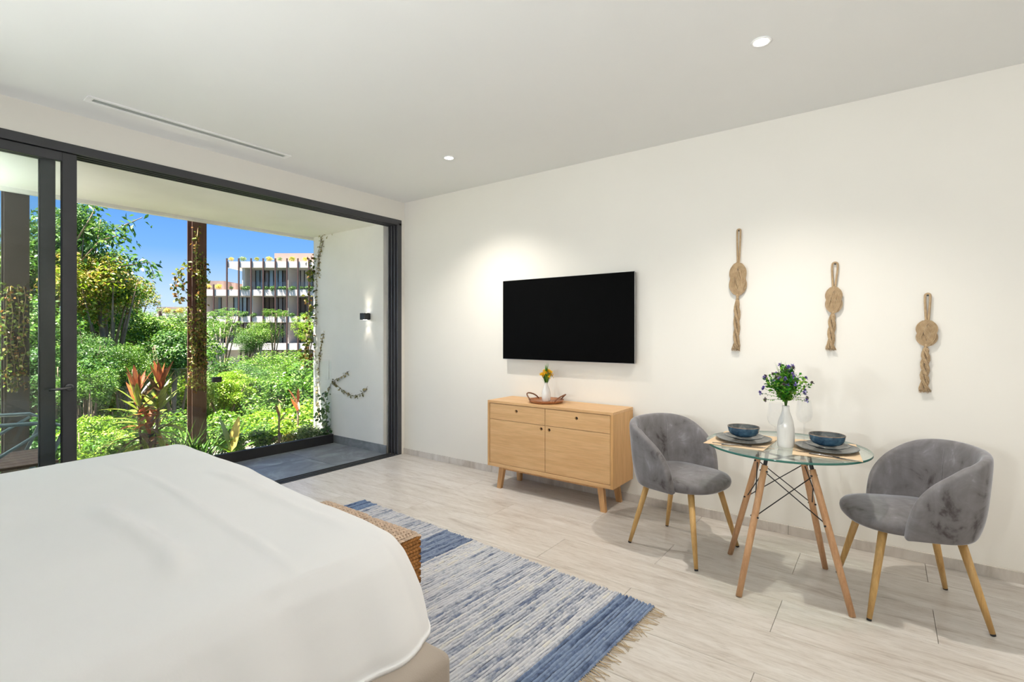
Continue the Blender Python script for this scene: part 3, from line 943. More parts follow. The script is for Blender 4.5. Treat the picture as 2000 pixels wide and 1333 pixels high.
leg(X0 + 0.125, Y0 + 0.045, X0 + 0.105, Y0 + 0.030)
leg(X0 + 0.125, Y1 - 0.060, X0 + 0.112, Y1 - 0.045)
leg(X1 - 0.115, Y0 + 0.045, X1 - 0.085, Y0 + 0.030)
leg(X1 - 0.115, Y1 - 0.060, X1 - 0.090, Y1 - 0.045)
for yy in (Y0 + 0.045, Y1 - 0.06):
    box('stretcher', (X0 + 0.1, yy - 0.012, Z0 - 0.022), (X1 - 0.09, yy + 0.012, Z0), M_oak_leg, sb, 0.001, 1)

# tray, small vase, yellow flowers
tray = empty('round_tray', (-2.195, 3.425, Z1))
tag(tray, 'round brown wooden tray with looped leather handles on the sideboard', 'tray')
lathe('dish', [(0.0, 0.0), (0.118, 0.0), (0.132, 0.004), (0.140, 0.018), (0.143, 0.024), (0.139, 0.025), (0.133, 0.014), (0.122, 0.009), (0.0, 0.009)], M_tray, tray, 48, cap0=False, cap1=False)
for s, a0 in ((-1, PI + 0.25), (1, 0.25)):
    pts = []
    for k in range(15):
        t = -1 + 2 * k / 14
        a = a0 + t * 0.78
        lift = (1 - t * t) ** 0.7
        rr = 0.137 + 0.020 * lift
        pts.append((rr * math.cos(a), rr * math.sin(a), 0.018 + 0.050 * lift))
    tube('handle', pts, 0.0055, M_handle, tray, 8)

def flower_bunch(name, loc, label, cat): 
    e = empty(name, loc); tag(e, label, cat); return e

def blade_data(p0, d, L, W, bend, n=4, seed=0, up=Vector((0, 0, 1))):
    """a folded strap leaf from p0 along d, drooping by bend"""
    p0 = Vector(p0); d = Vector(d).normalized()
    s = d.cross(up)
    if s.length < 1e-3: s = Vector((1, 0, 0))
    s.normalize()
    V = []; F = []
    p = p0.copy(); dirv = d.copy()
    for k in range(n + 1):
        t = k / n
        w_ = W * (math.sin(PI * min(1, t * 0.9 + 0.1)) ** 0.8) * (1 if k < n else 0.02) + (0.1 * W if k == 0 else 0)
        nn = s.cross(dirv).normalized()
        V += [p - s * w_ / 2 + nn * w_ * 0.12, p, p + s * w_ / 2 + nn * w_ * 0.12]
        dirv = (dirv - up * (bend / n)).normalized()
        p = p + dirv * (L / n)
    for k in range(n):
        F += [(3 * k, 3 * k + 1, 3 * k + 4, 3 * k + 3), (3 * k + 1, 3 * k + 2, 3 * k + 5, 3 * k + 4)]
    return V, F

def leaves_data(P, D, N, L, W):
    """rhombic leaves; arrays of base points, directions, normals, lengths, widths"""
    P = np.asarray(P, float); D = np.asarray(D, float); N = np.asarray(N, float)
    D /= np.linalg.norm(D, axis=1, keepdims=True) + 1e-9
    B = np.cross(D, N); B /= np.linalg.norm(B, axis=1, keepdims=True) + 1e-9
    Nn = np.cross(B, D)
    L = np.broadcast_to(np.asarray(L, float), (len(P),))[:, None]; W = np.broadcast_to(np.asarray(W, float), (len(P),))[:, None]
    mid = P + D * L * 0.45
    V = np.stack([P, mid + B * W / 2 + Nn * W * 0.15, P + D * L - Nn * L * 0.06, mid - B * W / 2 + Nn * W * 0.15], 1).reshape(-1, 3)
    F = np.arange(len(P) * 4).reshape(-1, 4)
    return V, F

sv = empty('bottle_vase', (-2.195, 3.425, Z1 + 0.0095))
tag(sv, 'small white ceramic bottle vase standing on the brown tray', 'vase')
lathe('vase_body', [(0.0, 0.0), (0.028, 0.0), (0.033, 0.004), (0.0355, 0.03), (0.035, 0.06), (0.030, 0.088), (0.020, 0.115), (0.0135, 0.132), (0.012, 0.145), (0.0135, 0.150), (0.0105, 0.150), (0.0095, 0.13), (0.0, 0.12)], M_ceramic, sv, 32, cap0=False, cap1=False)
fy = empty('yellow_flowers', (-2.195, 3.425, Z1 + 0.13))
tag(fy, 'yellow artificial flowers with green blades in the small vase', 'flowers')
R = rng(21)
st = MB(); bl = MB(); pt = MB()
for k in range(26):
    a = R.uniform(0, 2 * PI); r = 0.058 * math.sqrt(R.random()); hgt = R.uniform(0.075, 0.125)
    tip = Vector((r * math.cos(a), r * math.sin(a), hgt))
    st.tube([(0, 0, 0), tip * 0.5 + Vector((0, 0, 0.01)), tip], 0.0012, 5)
    for q in range(7):
        d = Vector((R.gauss(0, 1), R.gauss(0, 1), R.gauss(0.5, 0.8))).normalized()
        V, F = blade_data(tip, d, R.uniform(0.018, 0.028), 0.016, 0.3, 2); pt.add(V, F)
for k in range(34):
    a = R.uniform(0, 2 * PI); tilt = R.uniform(0.05, 0.55)
    d = Vector((math.sin(tilt) * math.cos(a), math.sin(tilt) * math.sin(a), math.cos(tilt)))
    V, F = blade_data((0, 0, R.uniform(0, 0.02)), d, R.uniform(0.07, 0.13), 0.006, R.uniform(0.1, 0.6), 4); bl.add(V, F)
for k in range(9):
    a = R.uniform(0, 2 * PI); tilt = R.uniform(0.0, 0.22)
    d = Vector((math.sin(tilt) * math.cos(a) + 0.10, math.sin(tilt) * math.sin(a), math.cos(tilt)))
    V, F = blade_data((0, 0, 0.06), d, R.uniform(0.10, 0.14), 0.008, 0.15, 4); bl.add(V, F)
st.build('stems', M_stem, fy, True); bl.build('blades', M_bouq, fy, True); pt.build('petals', M_yellow, fy)

# ------------------------------------------------------------------ television
tv = empty('television', (-2.116, YT - 0.06, 1.39), world_parts=True)
tag(tv, 'large black flat screen television hung on the cream wall', 'television')
tx0, tx1, tz0, tz1 = -2.735, -1.499, 1.045, 1.738
box('back_shell', (tx0 + 0.004, YT - 0.045, tz0 + 0.004), (tx1 - 0.004, YT - 0.024, tz1 - 0.004), M_bezel, tv, 0.004, 2)
box('bezel', (tx0, YT - 0.060, tz0), (tx1, YT - 0.045, tz1), M_tvedge, tv, 0.0015, 1)
box('screen', (tx0 + 0.002, YT - 0.0612, tz0 + 0.004), (tx1 - 0.002, YT - 0.0595, tz1 - 0.002), M_screen, tv)
box('wall_bracket', (-2.35, YT - 0.024, 1.25), (-1.88, YT - 0.0005, 1.52), M_black, tv)

# ------------------------------------------------------------------ rope knots
def rope_knot(top, kt, kb, tt, tb, kw, label, twist=1.0, loopw=0.012):
    """top/kt/kb/tt/tb: (x, z) of nail, knot top, knot bottom, tassel top, tassel bottom"""
    yk = YT - 0.016
    e = empty('rope_wall_hanging', (kt[0], YT - 0.016, (kt[1] + kb[1]) / 2), world_parts=True)
    tag(e, label, 'wall hanging', 'knotted jute wall hangings')
    V, F = lathe_data([(0.0045, 0.0), (0.0045, 0.002), (0.0018, 0.0025), (0.0018, 0.016)], 12)
    obj('nail', [(top[0] + v[0], YT - 0.018 + v[2] , top[1] - 0.010 + v[1]) for v in V], F, M_black, e)
    # loop
    pts = []
    L = top[1] - kt[1]
    for k in range(61):
        t = k / 60
        a = PI * t
        if t < 0.42: x = -loopw + (loopw - 0.003) * max(0, (1 - t / 0.42) - 0.2); z = kt[1] - 0.015 + (L - loopw + 0.015) * (t / 0.42)
        elif t > 0.58: x = loopw - (loopw - 0.003) * max(0, ((t - 0.58) / 0.42) - 0.2); z = kt[1] - 0.015 + (L - loopw + 0.015) * ((1 - t) / 0.42)
        else:
            b = (t - 0.42) / 0.16 * PI; x = -loopw * math.cos(b); z = top[1] - loopw + loopw * math.sin(b)
        pts.append((kt[0] + (top[0] - kt[0]) * (z - kt[1]) / max(L, .01) + x, yk, z))
    m = MB()
    m.tube(pts, 0.0058, 8)
    m.build('hanging_loop', M_jute, e, True)
    # woven knot: a plaited closed course laid as three parallel cords, truly alternating over and under
    cxk, czk = (kt[0] + kb[0]) / 2, (kt[1] + kb[1]) / 2
    hw, hh = kw / 2, (kt[1] - kb[1]) / 2
    nc = 5
    cr = kw * 0.0275
    N = 300
    ts = np.linspace(0, 2 * PI, N, endpoint=False)
    X_, Z_ = np.cos(2 * ts + 0.52), np.cos(3 * ts)
    cross = []
    for i in range(N):
        for j in range(i + 6, N - (6 if i < 6 else 0)):
            if (X_[i] - X_[j]) ** 2 + (Z_[i] - Z_[j]) ** 2 < 0.0009: cross.append((i, j))
    merged = []
    for i, j in cross:
        if not any(abs(i - a_) < 9 and abs(j - b_) < 9 for a_, b_ in merged): merged.append((i, j))
    times = sorted([t for pr_ in merged for t in pr_])
    sign = {t: (1 if k % 2 else -1) for k, t in enumerate(times)}
    tt_ = np.array([times[-1] - N] + times + [times[0] + N]); sg_ = np.array([sign[times[-1]]] + [sign[t] for t in times] + [sign[times[0]]], float)
    dep = np.empty(N)
    for k in range(N):
        q = np.searchsorted(tt_, k, 'right') - 1; q = min(max(q, 0), len(tt_) - 2)
        f_ = (k - tt_[q]) / max(1, tt_[q + 1] - tt_[q]); f_ = 0.5 - 0.5 * math.cos(PI * min(1, max(0, f_)))
        dep[k] = sg_[q] + (sg_[q + 1] - sg_[q]) * f_
    sx, sz = hw - cr * nc, hh - cr * nc
    PX = X_ * (1 - 0.60 * np.abs(Z_) ** 3.5) * (1 - 0.10 * np.exp(-(Z_ / 0.22) ** 2)) * sx * 1.05; PZ = Z_ * (1 - 0.10 * X_ ** 2) * sz * 1.05
    kn = empty('knot', (0, 0, 0)); kn.parent = e; kn.matrix_parent_inverse = Matrix.Translation(-ORG[e.name])
    for c in range(nc):
        off = (c - (nc - 1) / 2) * cr * 1.95
        pts = []
        for k in range(N):
            ax, az = PX[(k + 1) % N] - PX[k - 1], PZ[(k + 1) % N] - PZ[k - 1]
            L_ = math.hypot(ax, az) or 1
            pts.append((cxk + PX[k] - az / L_ * off, yk - 0.007 - dep[k] * cr * 1.5, czk + PZ[k] + ax / L_ * off))
        m = MB(); m.tube(pts, cr, 6, True); m.build('cord', M_jute, kn, True)
    # tassel: twisted strands, flared at the tip
    ta = empty('tassel', (0, 0, 0)); ta.parent = e; ta.matrix_parent_inverse = Matrix.Translation(-ORG[e.name])
    R = rng(int(top[1] * 1000))
    H_ = tt[1] - tb[1]
    for c in range(3):
        m = MB()
        for q in range(7):
            pts = []; rad = []
            for k in range(22):
                t = k / 21
                env = 0.003 + 0.0125 * min(1, t * 5) ** 0.7 * (1 - 0.15 * t) + 0.008 * max(0, t - 0.85) / 0.15
                a = twist * t * 7.5 + c * 2 * PI / 3
                sub = q * 2 * PI / 7 + t * 12
                x = env * math.cos(a) * 0.9 + 0.0062 * math.cos(sub) * (1 + 0.8 * max(0, t - 0.85) / 0.15) + R.uniform(-.0005, .0005)
                y = env * math.sin(a) * 0.5 + 0.0055 * math.sin(sub)
                pts.append((tt[0] + (tb[0] - tt[0]) * t + x, yk - 0.004 + y, tt[1] - H_ * t * (1 + (0.0 if t < 0.99 else R.uniform(-0.02, 0.02)))))
                rad.append(0.0027 if t < 0.95 else 0.0018)
            m.tube(pts, rad, 5)
        m.build('twisted_strand', M_jute, ta, True)
    m = MB()
    for q in range(46):
        a = R.uniform(0, 2 * PI); r0 = R.uniform(0.006, 0.016)
        p0 = Vector((tb[0] + r0 * math.cos(a), yk - 0.004 + r0 * 0.6 * math.sin(a), tb[1] + 0.018))
        p1 = p0 + Vector((0.010 * math.cos(a) + R.uniform(-.006, .006), 0.004 * math.sin(a), -R.uniform(0.015, 0.030)))
        m.tube([p0, p1], [0.0012, 0.0006], 4)
    tag(m.build('frayed_fibres', M_jute, ta), kind='stuff')
    m = MB(); m.tube([(kb[0], yk, kb[1] + 0.012), (tt[0], yk, (kb[1] + tt[1]) / 2), (tt[0], yk, tt[1] - 0.012)], [0.011, 0.008, 0.010], 10)
    m.build('binding', M_jute, e, True)
    return e
pz = lambda x, y: (onY(x, y, 3.598)[0], onY(x, y, 3.598)[2])
rope_knot(pz(1443, 448), pz(1442, 513), pz(1441, 578), pz(1440, 586), pz(1438, 684), 0.112, 'tallest knotted jute wall hanging with a long flat loop, nearest the television', 1.0, 0.010)
rope_knot(pz(1631, 513), pz(1629, 560), pz(1628, 612), pz(1626, 614), pz(1622, 683), 0.092, 'knotted jute wall hanging with a teardrop loop, middle of the three', 0.8, 0.014)
rope_knot(pz(1812, 574), pz(1811, 625), pz(1809, 677), pz(1808, 680), pz(1805, 765), 0.098, 'lowest knotted jute wall hanging, above the right velvet chair', 1.1, 0.011)

# ------------------------------------------------------------------ velvet tub chairs
def make_chair(loc, rz, label):
    e = empty('tub_chair', loc, rz)
    tag(e, label, 'chair', 'grey velvet tub chairs at the glass table')
    # shell: horseshoe in plan, swept with a rounded rim
    NU, th = 64, 0.042
    Rx, Ry = 0.185, 0.262
    def plan(s):
        # s in [-1,1]; straight arms in front of a half ellipse
        arc = 0.78
        if abs(s) <= arc:
            a = s / arc * PI / 2
            return Vector((-0.035 - Rx * math.cos(a) ** 0.92 if math.cos(a) > 0 else -0.035, Ry * math.sin(a), 0)), Vector((-math.cos(a) / Rx, math.sin(a) / Ry, 0)).normalized()
        f = (abs(s) - arc) / (1 - arc)
        sg = 1 if s > 0 else -1
        return Vector((-0.035 + 0.135 * f, sg * (Ry - 0.012 * f * f), 0)), Vector((0.05 * f, sg, 0)).normalized()
    zb, zt = 0.374, 0.757
    rings = []
    for i in range(NU + 1):
        s = -1 + 2 * i / NU
        s = math.copysign(abs(s) ** 0.9, s) if abs(s) > 0 else 0
        p, n = plan(s)
        ab = abs(s)
        hgt = (1 - ab ** 3.2) ** (1 / 2.2) if ab < 1 else 0.0
        ztop = zb + 0.03 + (zt - zb - 0.03) * hgt
        ring = []
        hh = ztop - zb
        for (fo, fz) in ((-0.5, 0.02), (0.5, 0.02), (0.62, 0.06), (0.66, 0.25), (0.66, 0.5), (0.62, 0.75), (0.55, 0.92), (0.38, 0.985), (0.0, 1.0), (-0.38, 0.985), (-0.5, 0.92), (-0.52, 0.75), (-0.5, 0.5), (-0.5, 0.25)):
            z = zb + hh * fz
            if fz > 0.9:
                z = ztop - (1 - fz) / 0.08 * min(0.022, hh * 0.4)
            flare = 0.042 * max(0, (z - 0.40)) / 0.36 * (0.9 if ab < 0.6 else 0.7)
            belly = -0.022 * max(0, 1 - (z - zb) / 0.10) ** 2
            q = p + n * (fo * th + flare + belly)
            ring.append((q.x, q.y, z))
        rings.append(ring)
    k = len(rings[0])
    V = [v for r in rings for v in r]; F = []
    for i in range(NU):
        for j in range(k):
            F.append((i * k + j, i * k + (j + 1) % k, (i + 1) * k + (j + 1) % k, (i + 1) * k + j))
    F.append(tuple(range(k - 1, -1, -1))); F.append(tuple(NU * k + j for j in range(k)))
    me = mesh('backrest', V, F, True)
    bm = bmesh.new(); bm.from_mesh(me); bmesh.ops.recalc_face_normals(bm, faces=bm.faces); bm.to_mesh(me); bm.free()
    o = link('backrest', me, M_velvet, e)
    ss = o.modifiers.new('smooth', 'SUBSURF'); ss.levels = 1; ss.render_levels = 2
    # seam piping on the inner back and along the rim
    for sgn in (-0.30, 0.30):
        p, n = plan(sgn)
        tube('seam', [tuple(p + n * (-0.0215 + 0.042 * max(0, z - 0.40) / 0.36 * 0.9) + Vector((0, 0, z))) for z in (0.45, 0.50, 0.56, 0.62, 0.68, 0.71)], 0.0022, M_velvet, o, 6)
    # seat cushion: rounded D
    NA, prof = 48, [(0.0, 0.376), (0.78, 0.377), (0.93, 0.384), (0.985, 0.398), (1.0, 0.414), (0.99, 0.430), (0.95, 0.442), (0.82, 0.451), (0.5, 0.457), (0.25, 0.459), (0.0, 0.459)]
    V = []; F = []
    for fr, z in prof:
        for i in range(NA):
            a = 2 * PI * i / NA
            c, s = math.cos(a), math.sin(a)
            rx = 0.285 if c > 0 else 0.245
            ex = 2.5
            r = 1 / ((abs(c) ** ex + abs(s) ** ex) ** (1 / ex))
            V.append((0.005 + fr * r * c * rx * 0.94, fr * r * s * 0.236, z + (0.008 * max(0, -c) * (1 if z > .4 else 0))))
    for j in range(len(prof) - 1):
        for i in range(NA):
            q = (i + 1) % NA
            F.append((j * NA + i, j * NA + q, (j + 1) * NA + q, (j + 1) * NA + i))
    obj('seat', V, F, M_velvet, e, True)
    for (fx, fy_, tx, ty) in ((0.232, 0.235, 0.150, 0.150), (0.232, -0.235, 0.150, -0.150), (-0.225, 0.203, -0.135, 0.135), (-0.225, -0.203, -0.135, -0.135)):
        b_, t_ = Vector((fx, fy_, 0.0)), Vector((tx, ty, 0.392))
        d = t_ - b_
        l = tube('leg', [b_ + d * 0.022, b_ + d * 0.35, t_], [0.0105, 0.0145, 0.0185], M_gold, e, 14)
        tube('foot_cap', [b_ + Vector((0, 0, 0.0003)), b_ + d * 0.022], [0.0098, 0.0105], M_black, l, 14)
    return e
make_chair((-0.990, 3.045, 0), math.radians(-13), 'grey velvet tub chair on golden legs, beside the oak sideboard')
make_chair((0.088, 3.040, 0), math.radians(198), 'grey velvet tub chair on golden legs, at the right of the glass table')

# ------------------------------------------------------------------ round glass table
TC = Vector((-0.418, 2.912, 0)); TZ = 0.695; TR = 0.373
tb = empty('dining_table', TC)
tag(tb, 'round glass topped table on four splayed beech legs with wire bracing', 'table')
top = lathe('glass_top', [(0.0, TZ), (TR - 0.001, TZ)], M_tabletop, tb, 96, cap0=False, cap1=False, smooth=False)
lathe('top_surface', [(TR - 0.001, TZ + 0.010), (0.0, TZ + 0.010)], M_tabletop, tb, 96, cap0=False, cap1=False, smooth=False).parent = top
lathe('polished_edge', [(TR - 0.001, TZ), (TR, TZ + 0.001), (TR, TZ + 0.009), (TR - 0.001, TZ + 0.010)], M_gedge, tb, 96, cap0=False, cap1=False).parent = top
feet = [(-0.305, 0.180), (-0.155, -0.292), (0.298, -0.176), (0.155, 0.297)]
legs = []
ZL = 0.615
for fx, fy_ in feet:
    b_ = Vector((fx, fy_, 0.0)); rdir = Vector((fx, fy_, 0)).normalized()
    t_ = Vector((fx, fy_, 0)) * 0.44 + Vector((0, 0, ZL))
    d = t_ - b_
    tube('leg', [b_ + d * 0.001, b_ + d * 0.4, b_ + d * 0.85, t_], [0.0140, 0.0158, 0.0158, 0.0145], M_beech, tb, 18)
    legs.append((b_, t_, d))
    # metal bracket from the leg top up to the glass
    up_ = t_ + d * 0.10
    tube('bracket', [t_ - d * 0.06, t_ + d * 0.05, Vector((up_.x, up_.y, TZ - 0.006))], [0.009, 0.009, 0.009], M_black, tb, 10)
    lathe('glass_pad', [(0.016, TZ - 0.007), (0.018, TZ - 0.0005)], M_steel, tb, 18, (up_.x, up_.y, 0))
hub = []
for i in range(4):
    j = (i + 1) % 4
    for a, b in ((i, j), (j, i)):
        (b1, t1, d1), (b2, t2, d2) = legs[a], legs[b]
        p = b1 + d1 * 0.955; q = b2 + d2 * 0.60
        tube('brace_wire', [p, q], 0.0028, M_black, tb, 6)
for (b_, t_, d) in legs:
    for f in (0.955, 0.60):
        c = b_ + d * f
        s = Vector((-c.y, c.x, 0)).normalized()
        tube('bolt', [c - s * 0.021, c + s * 0.021], 0.0045, M_black, tb, 8)
# upper ring of rods under the glass
for i in range(4):
    (b1, t1, d1), (b2, t2, d2) = legs[i], legs[(i + 2) % 4]
    if i < 2:
        p = t1 + d1 * 0.04; q = t2 + d2 * 0.04
        tube('cross_rod', [p, q], 0.005, M_black, tb, 8)

TT = TZ + 0.0105
def placemat(cx, cy, w_, d_, label, rz):
    V = []; F = []
    o = bm_obj('placemat', box_bm((-w_ / 2, -d_ / 2, 0), (w_ / 2, d_ / 2, 0.0022), 0.0005, 1), M_mat)
    o.location = (cx, cy, TT); o.rotation_euler = (0, 0, rz)
    tag(o, label, 'placemat', 'straw placemats on the glass table')
placemat(-0.612, 2.892, 0.285, 0.40, 'straw coloured placemat overhanging the table edge by the sideboard side', math.radians(-2))
placemat(-0.238, 2.905, 0.275, 0.40, 'straw coloured placemat lying fully on the glass by the right chair', math.radians(6))
TM = TT + 0.0027
def plate(name, c, r, z, label, cat, group):
    p = [(0.0, 0.0), (0.62 * r, 0.0), (0.66 * r, 0.002), (0.90 * r, 0.0075), (r, 0.012), (r - 0.001, 0.0145), (0.88 * r, 0.0105), (0.66 * r, 0.0052), (0.0, 0.0045)]
    o = lathe(name, p, M_plate, None, 56, cap0=False, cap1=False)
    # slightly irregular hand-thrown rim
    for v in o.data.vertices:
        a = math.atan2(v.co.y, v.co.x); rr = math.hypot(v.co.x, v.co.y) / r
        k = 1 + 0.012 * rr * math.sin(3 * a + r * 40) + 0.008 * math.sin(5 * a)
        v.co.x *= k; v.co.y *= k; v.co.z += 0.0015 * rr * rr * (1 + math.sin(2 * a + 1)) * (1 if v.co.z > 0.001 else 0)
    o.location = (c[0], c[1], z); tag(o, label, cat, group); return o
def bowl(c, z, label):
    r = 0.078
    e = empty('bowl', (c[0], c[1], z)); tag(e, label, 'bowl', 'blue glazed bowls on the plates')
    p = [(0.0, 0.0), (0.042, 0.0), (0.047, 0.003), (0.062, 0.009), (0.073, 0.024), (r, 0.049)]
    lathe('bowl_wall', p, M_bowl, e, 56, cap0=False, cap1=False)
    lathe('bowl_rim', [(r, 0.049), (r + 0.0005, 0.0515), (r - 0.002, 0.0525), (r - 0.004, 0.0505)], M_bowlrim, e, 56, cap0=False, cap1=False)
    lathe('bowl_inside', [(r - 0.004, 0.0505), (0.068, 0.026), (0.054, 0.013), (0.030, 0.0075), (0.0, 0.007)], M_plate, e, 56, cap0=False, cap1=False)
    return e
PL, PR = (-0.607, 2.880), (-0.232, 2.893)
for c, side in ((PL, 'the left chair'), (PR, 'the right chair')):
    plate('dinner_plate', c, 0.136, TM, 'large grey blue dinner plate on the placemat facing ' + side, 'plate', 'dinner plates on the placemats')
    plate('side_plate', (c[0] + 0.004, c[1] - 0.004), 0.096, TM + 0.0130, 'smaller dark plate between dinner plate and bowl facing ' + side, 'plate', 'side plates under the bowls')
    bowl((c[0] + 0.002, c[1] - 0.006), TM + 0.0245, 'blue glazed bowl on top of the plates facing ' + side)

def fork(c, rz, label):
    e = empty('fork', (c[0], c[1], TM), rz); tag(e, label, 'fork', 'forks on the placemats')
    V = []; F = []
    prof = [(-0.090, 0.0045, 0.001), (-0.06, 0.0050, 0.0012), (-0.02, 0.0026, 0.003), (0.02, 0.0024, 0.0045), (0.045, 0.0060, 0.003), (0.055, 0.0100, 0.0015), (0.062, 0.0108, 0.0015)]
    for x, w_, z in prof: V += [(x, -w_, z), (x, w_, z), (x, w_, z + 0.0018), (x, -w_, z + 0.0018)]
    for k in range(len(prof) - 1):
        for j in range(4): F.append((4 * k + j, 4 * k + (j + 1) % 4, 4 * k + 4 + (j + 1) % 4, 4 * k + 4 + j))
    F += [(3, 2, 1, 0), tuple(4 * (len(prof) - 1) + j for j in range(4))]
    obj('handle', V, F, M_cutlery, e)
    for k in range(4):
        y = -0.0085 + k * 0.00567
        m = MB(); m.box((0.060, y - 0.0015, 0.0016), (0.095, y + 0.0015, 0.0034)); m.build('tine', M_cutlery, e)
def knife(c, rz, label):
    e = empty('knife', (c[0], c[1], TM), rz); tag(e, label, 'knife', 'knives on the placemats')
    m = MB(); m.tube([(-0.10, 0, 0.0045), (-0.06, 0, 0.0045), (-0.005, 0, 0.0042)], [0.0042, 0.0042, 0.0034], 8); m.build('handle', M_cutlery, e, True)
    V = [(-0.005, -0.003, 0.002), (0.03, -0.009, 0.002), (0.085, -0.009, 0.002), (0.105, 0.004, 0.002), (-0.005, 0.004, 0.002)]
    V2 = [(x, y, z + 0.0016) for x, y, z in V]
    F = [(4, 3, 2, 1, 0), (5, 6, 7, 8, 9)] + [(k, (k + 1) % 5, (k + 1) % 5 + 5, k + 5) for k in range(5)]
    obj('blade', V + V2, F, M_cutlery, e)
fork((-0.635, 2.738), math.radians(8), 'steel fork on the placemat by the left chair')
knife((-0.575, 2.722), math.radians(14), 'steel knife on the placemat by the left chair')
fork((-0.262, 2.752), math.radians(-14), 'steel fork on the placemat by the right chair')
knife((-0.190, 2.724), math.radians(-8), 'steel knife on the placemat by the right chair')

def wine_glass(c, label):
    e = empty('wine_glass', (c[0], c[1], TT)); tag(e, label, 'wine glass', 'clear wine glasses on the table')
    lathe('foot', [(0.0, 0.0003), (0.033, 0.0003), (0.0335, 0.0015), (0.020, 0.0032), (0.006, 0.006), (0.0042, 0.012)], M_wine, e, 40, cap0=False, cap1=False)
    lathe('stem', [(0.0042, 0.012), (0.0034, 0.04), (0.0034, 0.09), (0.0055, 0.108)], M_wine, e, 24, cap0=False, cap1=False)
    lathe('bowl', [(0.0055, 0.108), (0.018, 0.114), (0.031, 0.126), (0.0385, 0.145), (0.0395, 0.163), (0.036, 0.190), (0.030, 0.225), (0.0296, 0.2258), (0.0290, 0.2250)], M_wine, e, 48, cap0=False, cap1=False)
wine_glass((-0.437, 2.782), 'clear stemmed wine glass in front of the white bottle vase')
wine_glass((-0.338, 2.985), 'clear stemmed wine glass behind the white bottle vase')

bv = empty('bottle_vase', (-0.404, 2.858, TT))
tag(bv, 'tall white ceramic bottle vase in the middle of the glass table', 'vase')
lathe('vase_body', [(0.0, 0.0), (0.034, 0.0), (0.037, 0.003), (0.0385, 0.02), (0.040, 0.06), (0.0395, 0.09), (0.035, 0.125), (0.026, 0.155), (0.018, 0.178), (0.0155, 0.195), (0.0165, 0.207), (0.0135, 0.207), (0.012, 0.19), (0.0, 0.18)], M_ceramic, bv, 48, cap0=False, cap1=False)
fb = empty('purple_flowers', (-0.404, 2.858, TT + 0.185))
tag(fb, 'bushy green bouquet with small purple flowers in the tall vase', 'flowers')
R = rng(5); NR = np.random.RandomState(5)
st = MB(); P = []; D = []; L = []
heads = []
for k in range(58):
    a = R.uniform(0, 2 * PI); tilt = abs(R.gauss(0, 0.50)); tilt = min(tilt, 1.2)
    ln = R.uniform(0.11, 0.165) * (1 - 0.15 * tilt) + (0.02 if tilt < 0.3 else 0)
    d = Vector((math.sin(tilt) * math.cos(a), math.sin(tilt) * math.sin(a), math.cos(tilt)))
    p1 = Vector((0, 0, 0.02)) + Vector((d.x * 0.4, d.y * 0.4, 1)).normalized() * 0.03
    tip = p1 + d * ln
    st.tube([(0, 0, 0), p1, (p1 + tip) / 2 + Vector((0, 0, 0.008)), tip], [0.0014, 0.0012, 0.001, 0.0007], 4)
    for q in range(26):
        t = 0.0 + 0.94 * q / 25
        c = p1 + d * (ln * t)
        aa = R.uniform(0, 2 * PI)
        o1 = d.orthogonal().normalized(); o2 = d.cross(o1)
        dd = (o1 * math.cos(aa) + o2 * math.sin(aa)) * 0.85 + d * 0.6
        P.append(tuple(c)); D.append(tuple(dd)); L.append(R.uniform(0.014, 0.026))
    if R.random() < 0.55: heads.append((tip, d))
for k, (dx, dy, dz) in enumerate(((-0.75, -0.5, 0.45), (-0.8, -0.4, 0.22), (-0.65, -0.5, -0.02), (0.72, 0.6, 0.40), (0.66, 0.55, 0.26), (0.6, 0.5, 0.05), (0.55, 0.42, -0.05), (-0.5, -0.4, 0.9))):
    d = Vector((dx, dy, dz)).normalized(); p1 = Vector((0, 0, 0.055)); tip = p1 + d * R.uniform(0.10, 0.128)
    st.tube([(0, 0, 0), p1, tip], [0.0014, 0.001, 0.0007], 4)
    for q in range(10):
        c = p1 + d * (0.03 + 0.009 * q); aa = R.uniform(0, 2 * PI); o1 = d.orthogonal().normalized(); o2 = d.cross(o1)
        P.append(tuple(c)); D.append(tuple(o1 * math.cos(aa) + o2 * math.sin(aa) + d * 0.5)); L.append(0.01)
    heads.append((tip, d))
P = np.array(P); N_ = NR.randn(len(P), 3) * 0.6 + np.array([0, 0, 0.8])
L = np.array(L)
V, F = leaves_data(P, D, N_, L, L * 0.62)
link('foliage', fast_mesh('foliage', V, F), M_bouq, fb)
st.build('stems', M_stem, fb, True)
for k, (tip, d) in enumerate(heads):
    m = MB()
    for q in range(12):
        dd = Vector((R.gauss(0, 1), R.gauss(0, 1), R.gauss(0, 1))).normalized() + d * 0.5
        V, F = blade_data(tip - d * 0.002, dd, R.uniform(0.011, 0.016), 0.013, 0.1, 2); m.add(V, F)
    m.build('flower_head', M_purple if k % 3 else M_mauve, fb)
m = MB()
for k in range(16):
    a = R.uniform(0, 2 * PI); tilt = R.uniform(0.0, 0.25)
    d = Vector((math.sin(tilt) * math.cos(a) - 0.14, math.sin(tilt) * math.sin(a) - 0.05, math.cos(tilt)))
    V, F = blade_data((0, 0, 0.10), d, R.uniform(0.12, 0.155), 0.005, 0.08, 4); m.add(V, F)
m.build('grass_blades', M_grassy, fb, True)

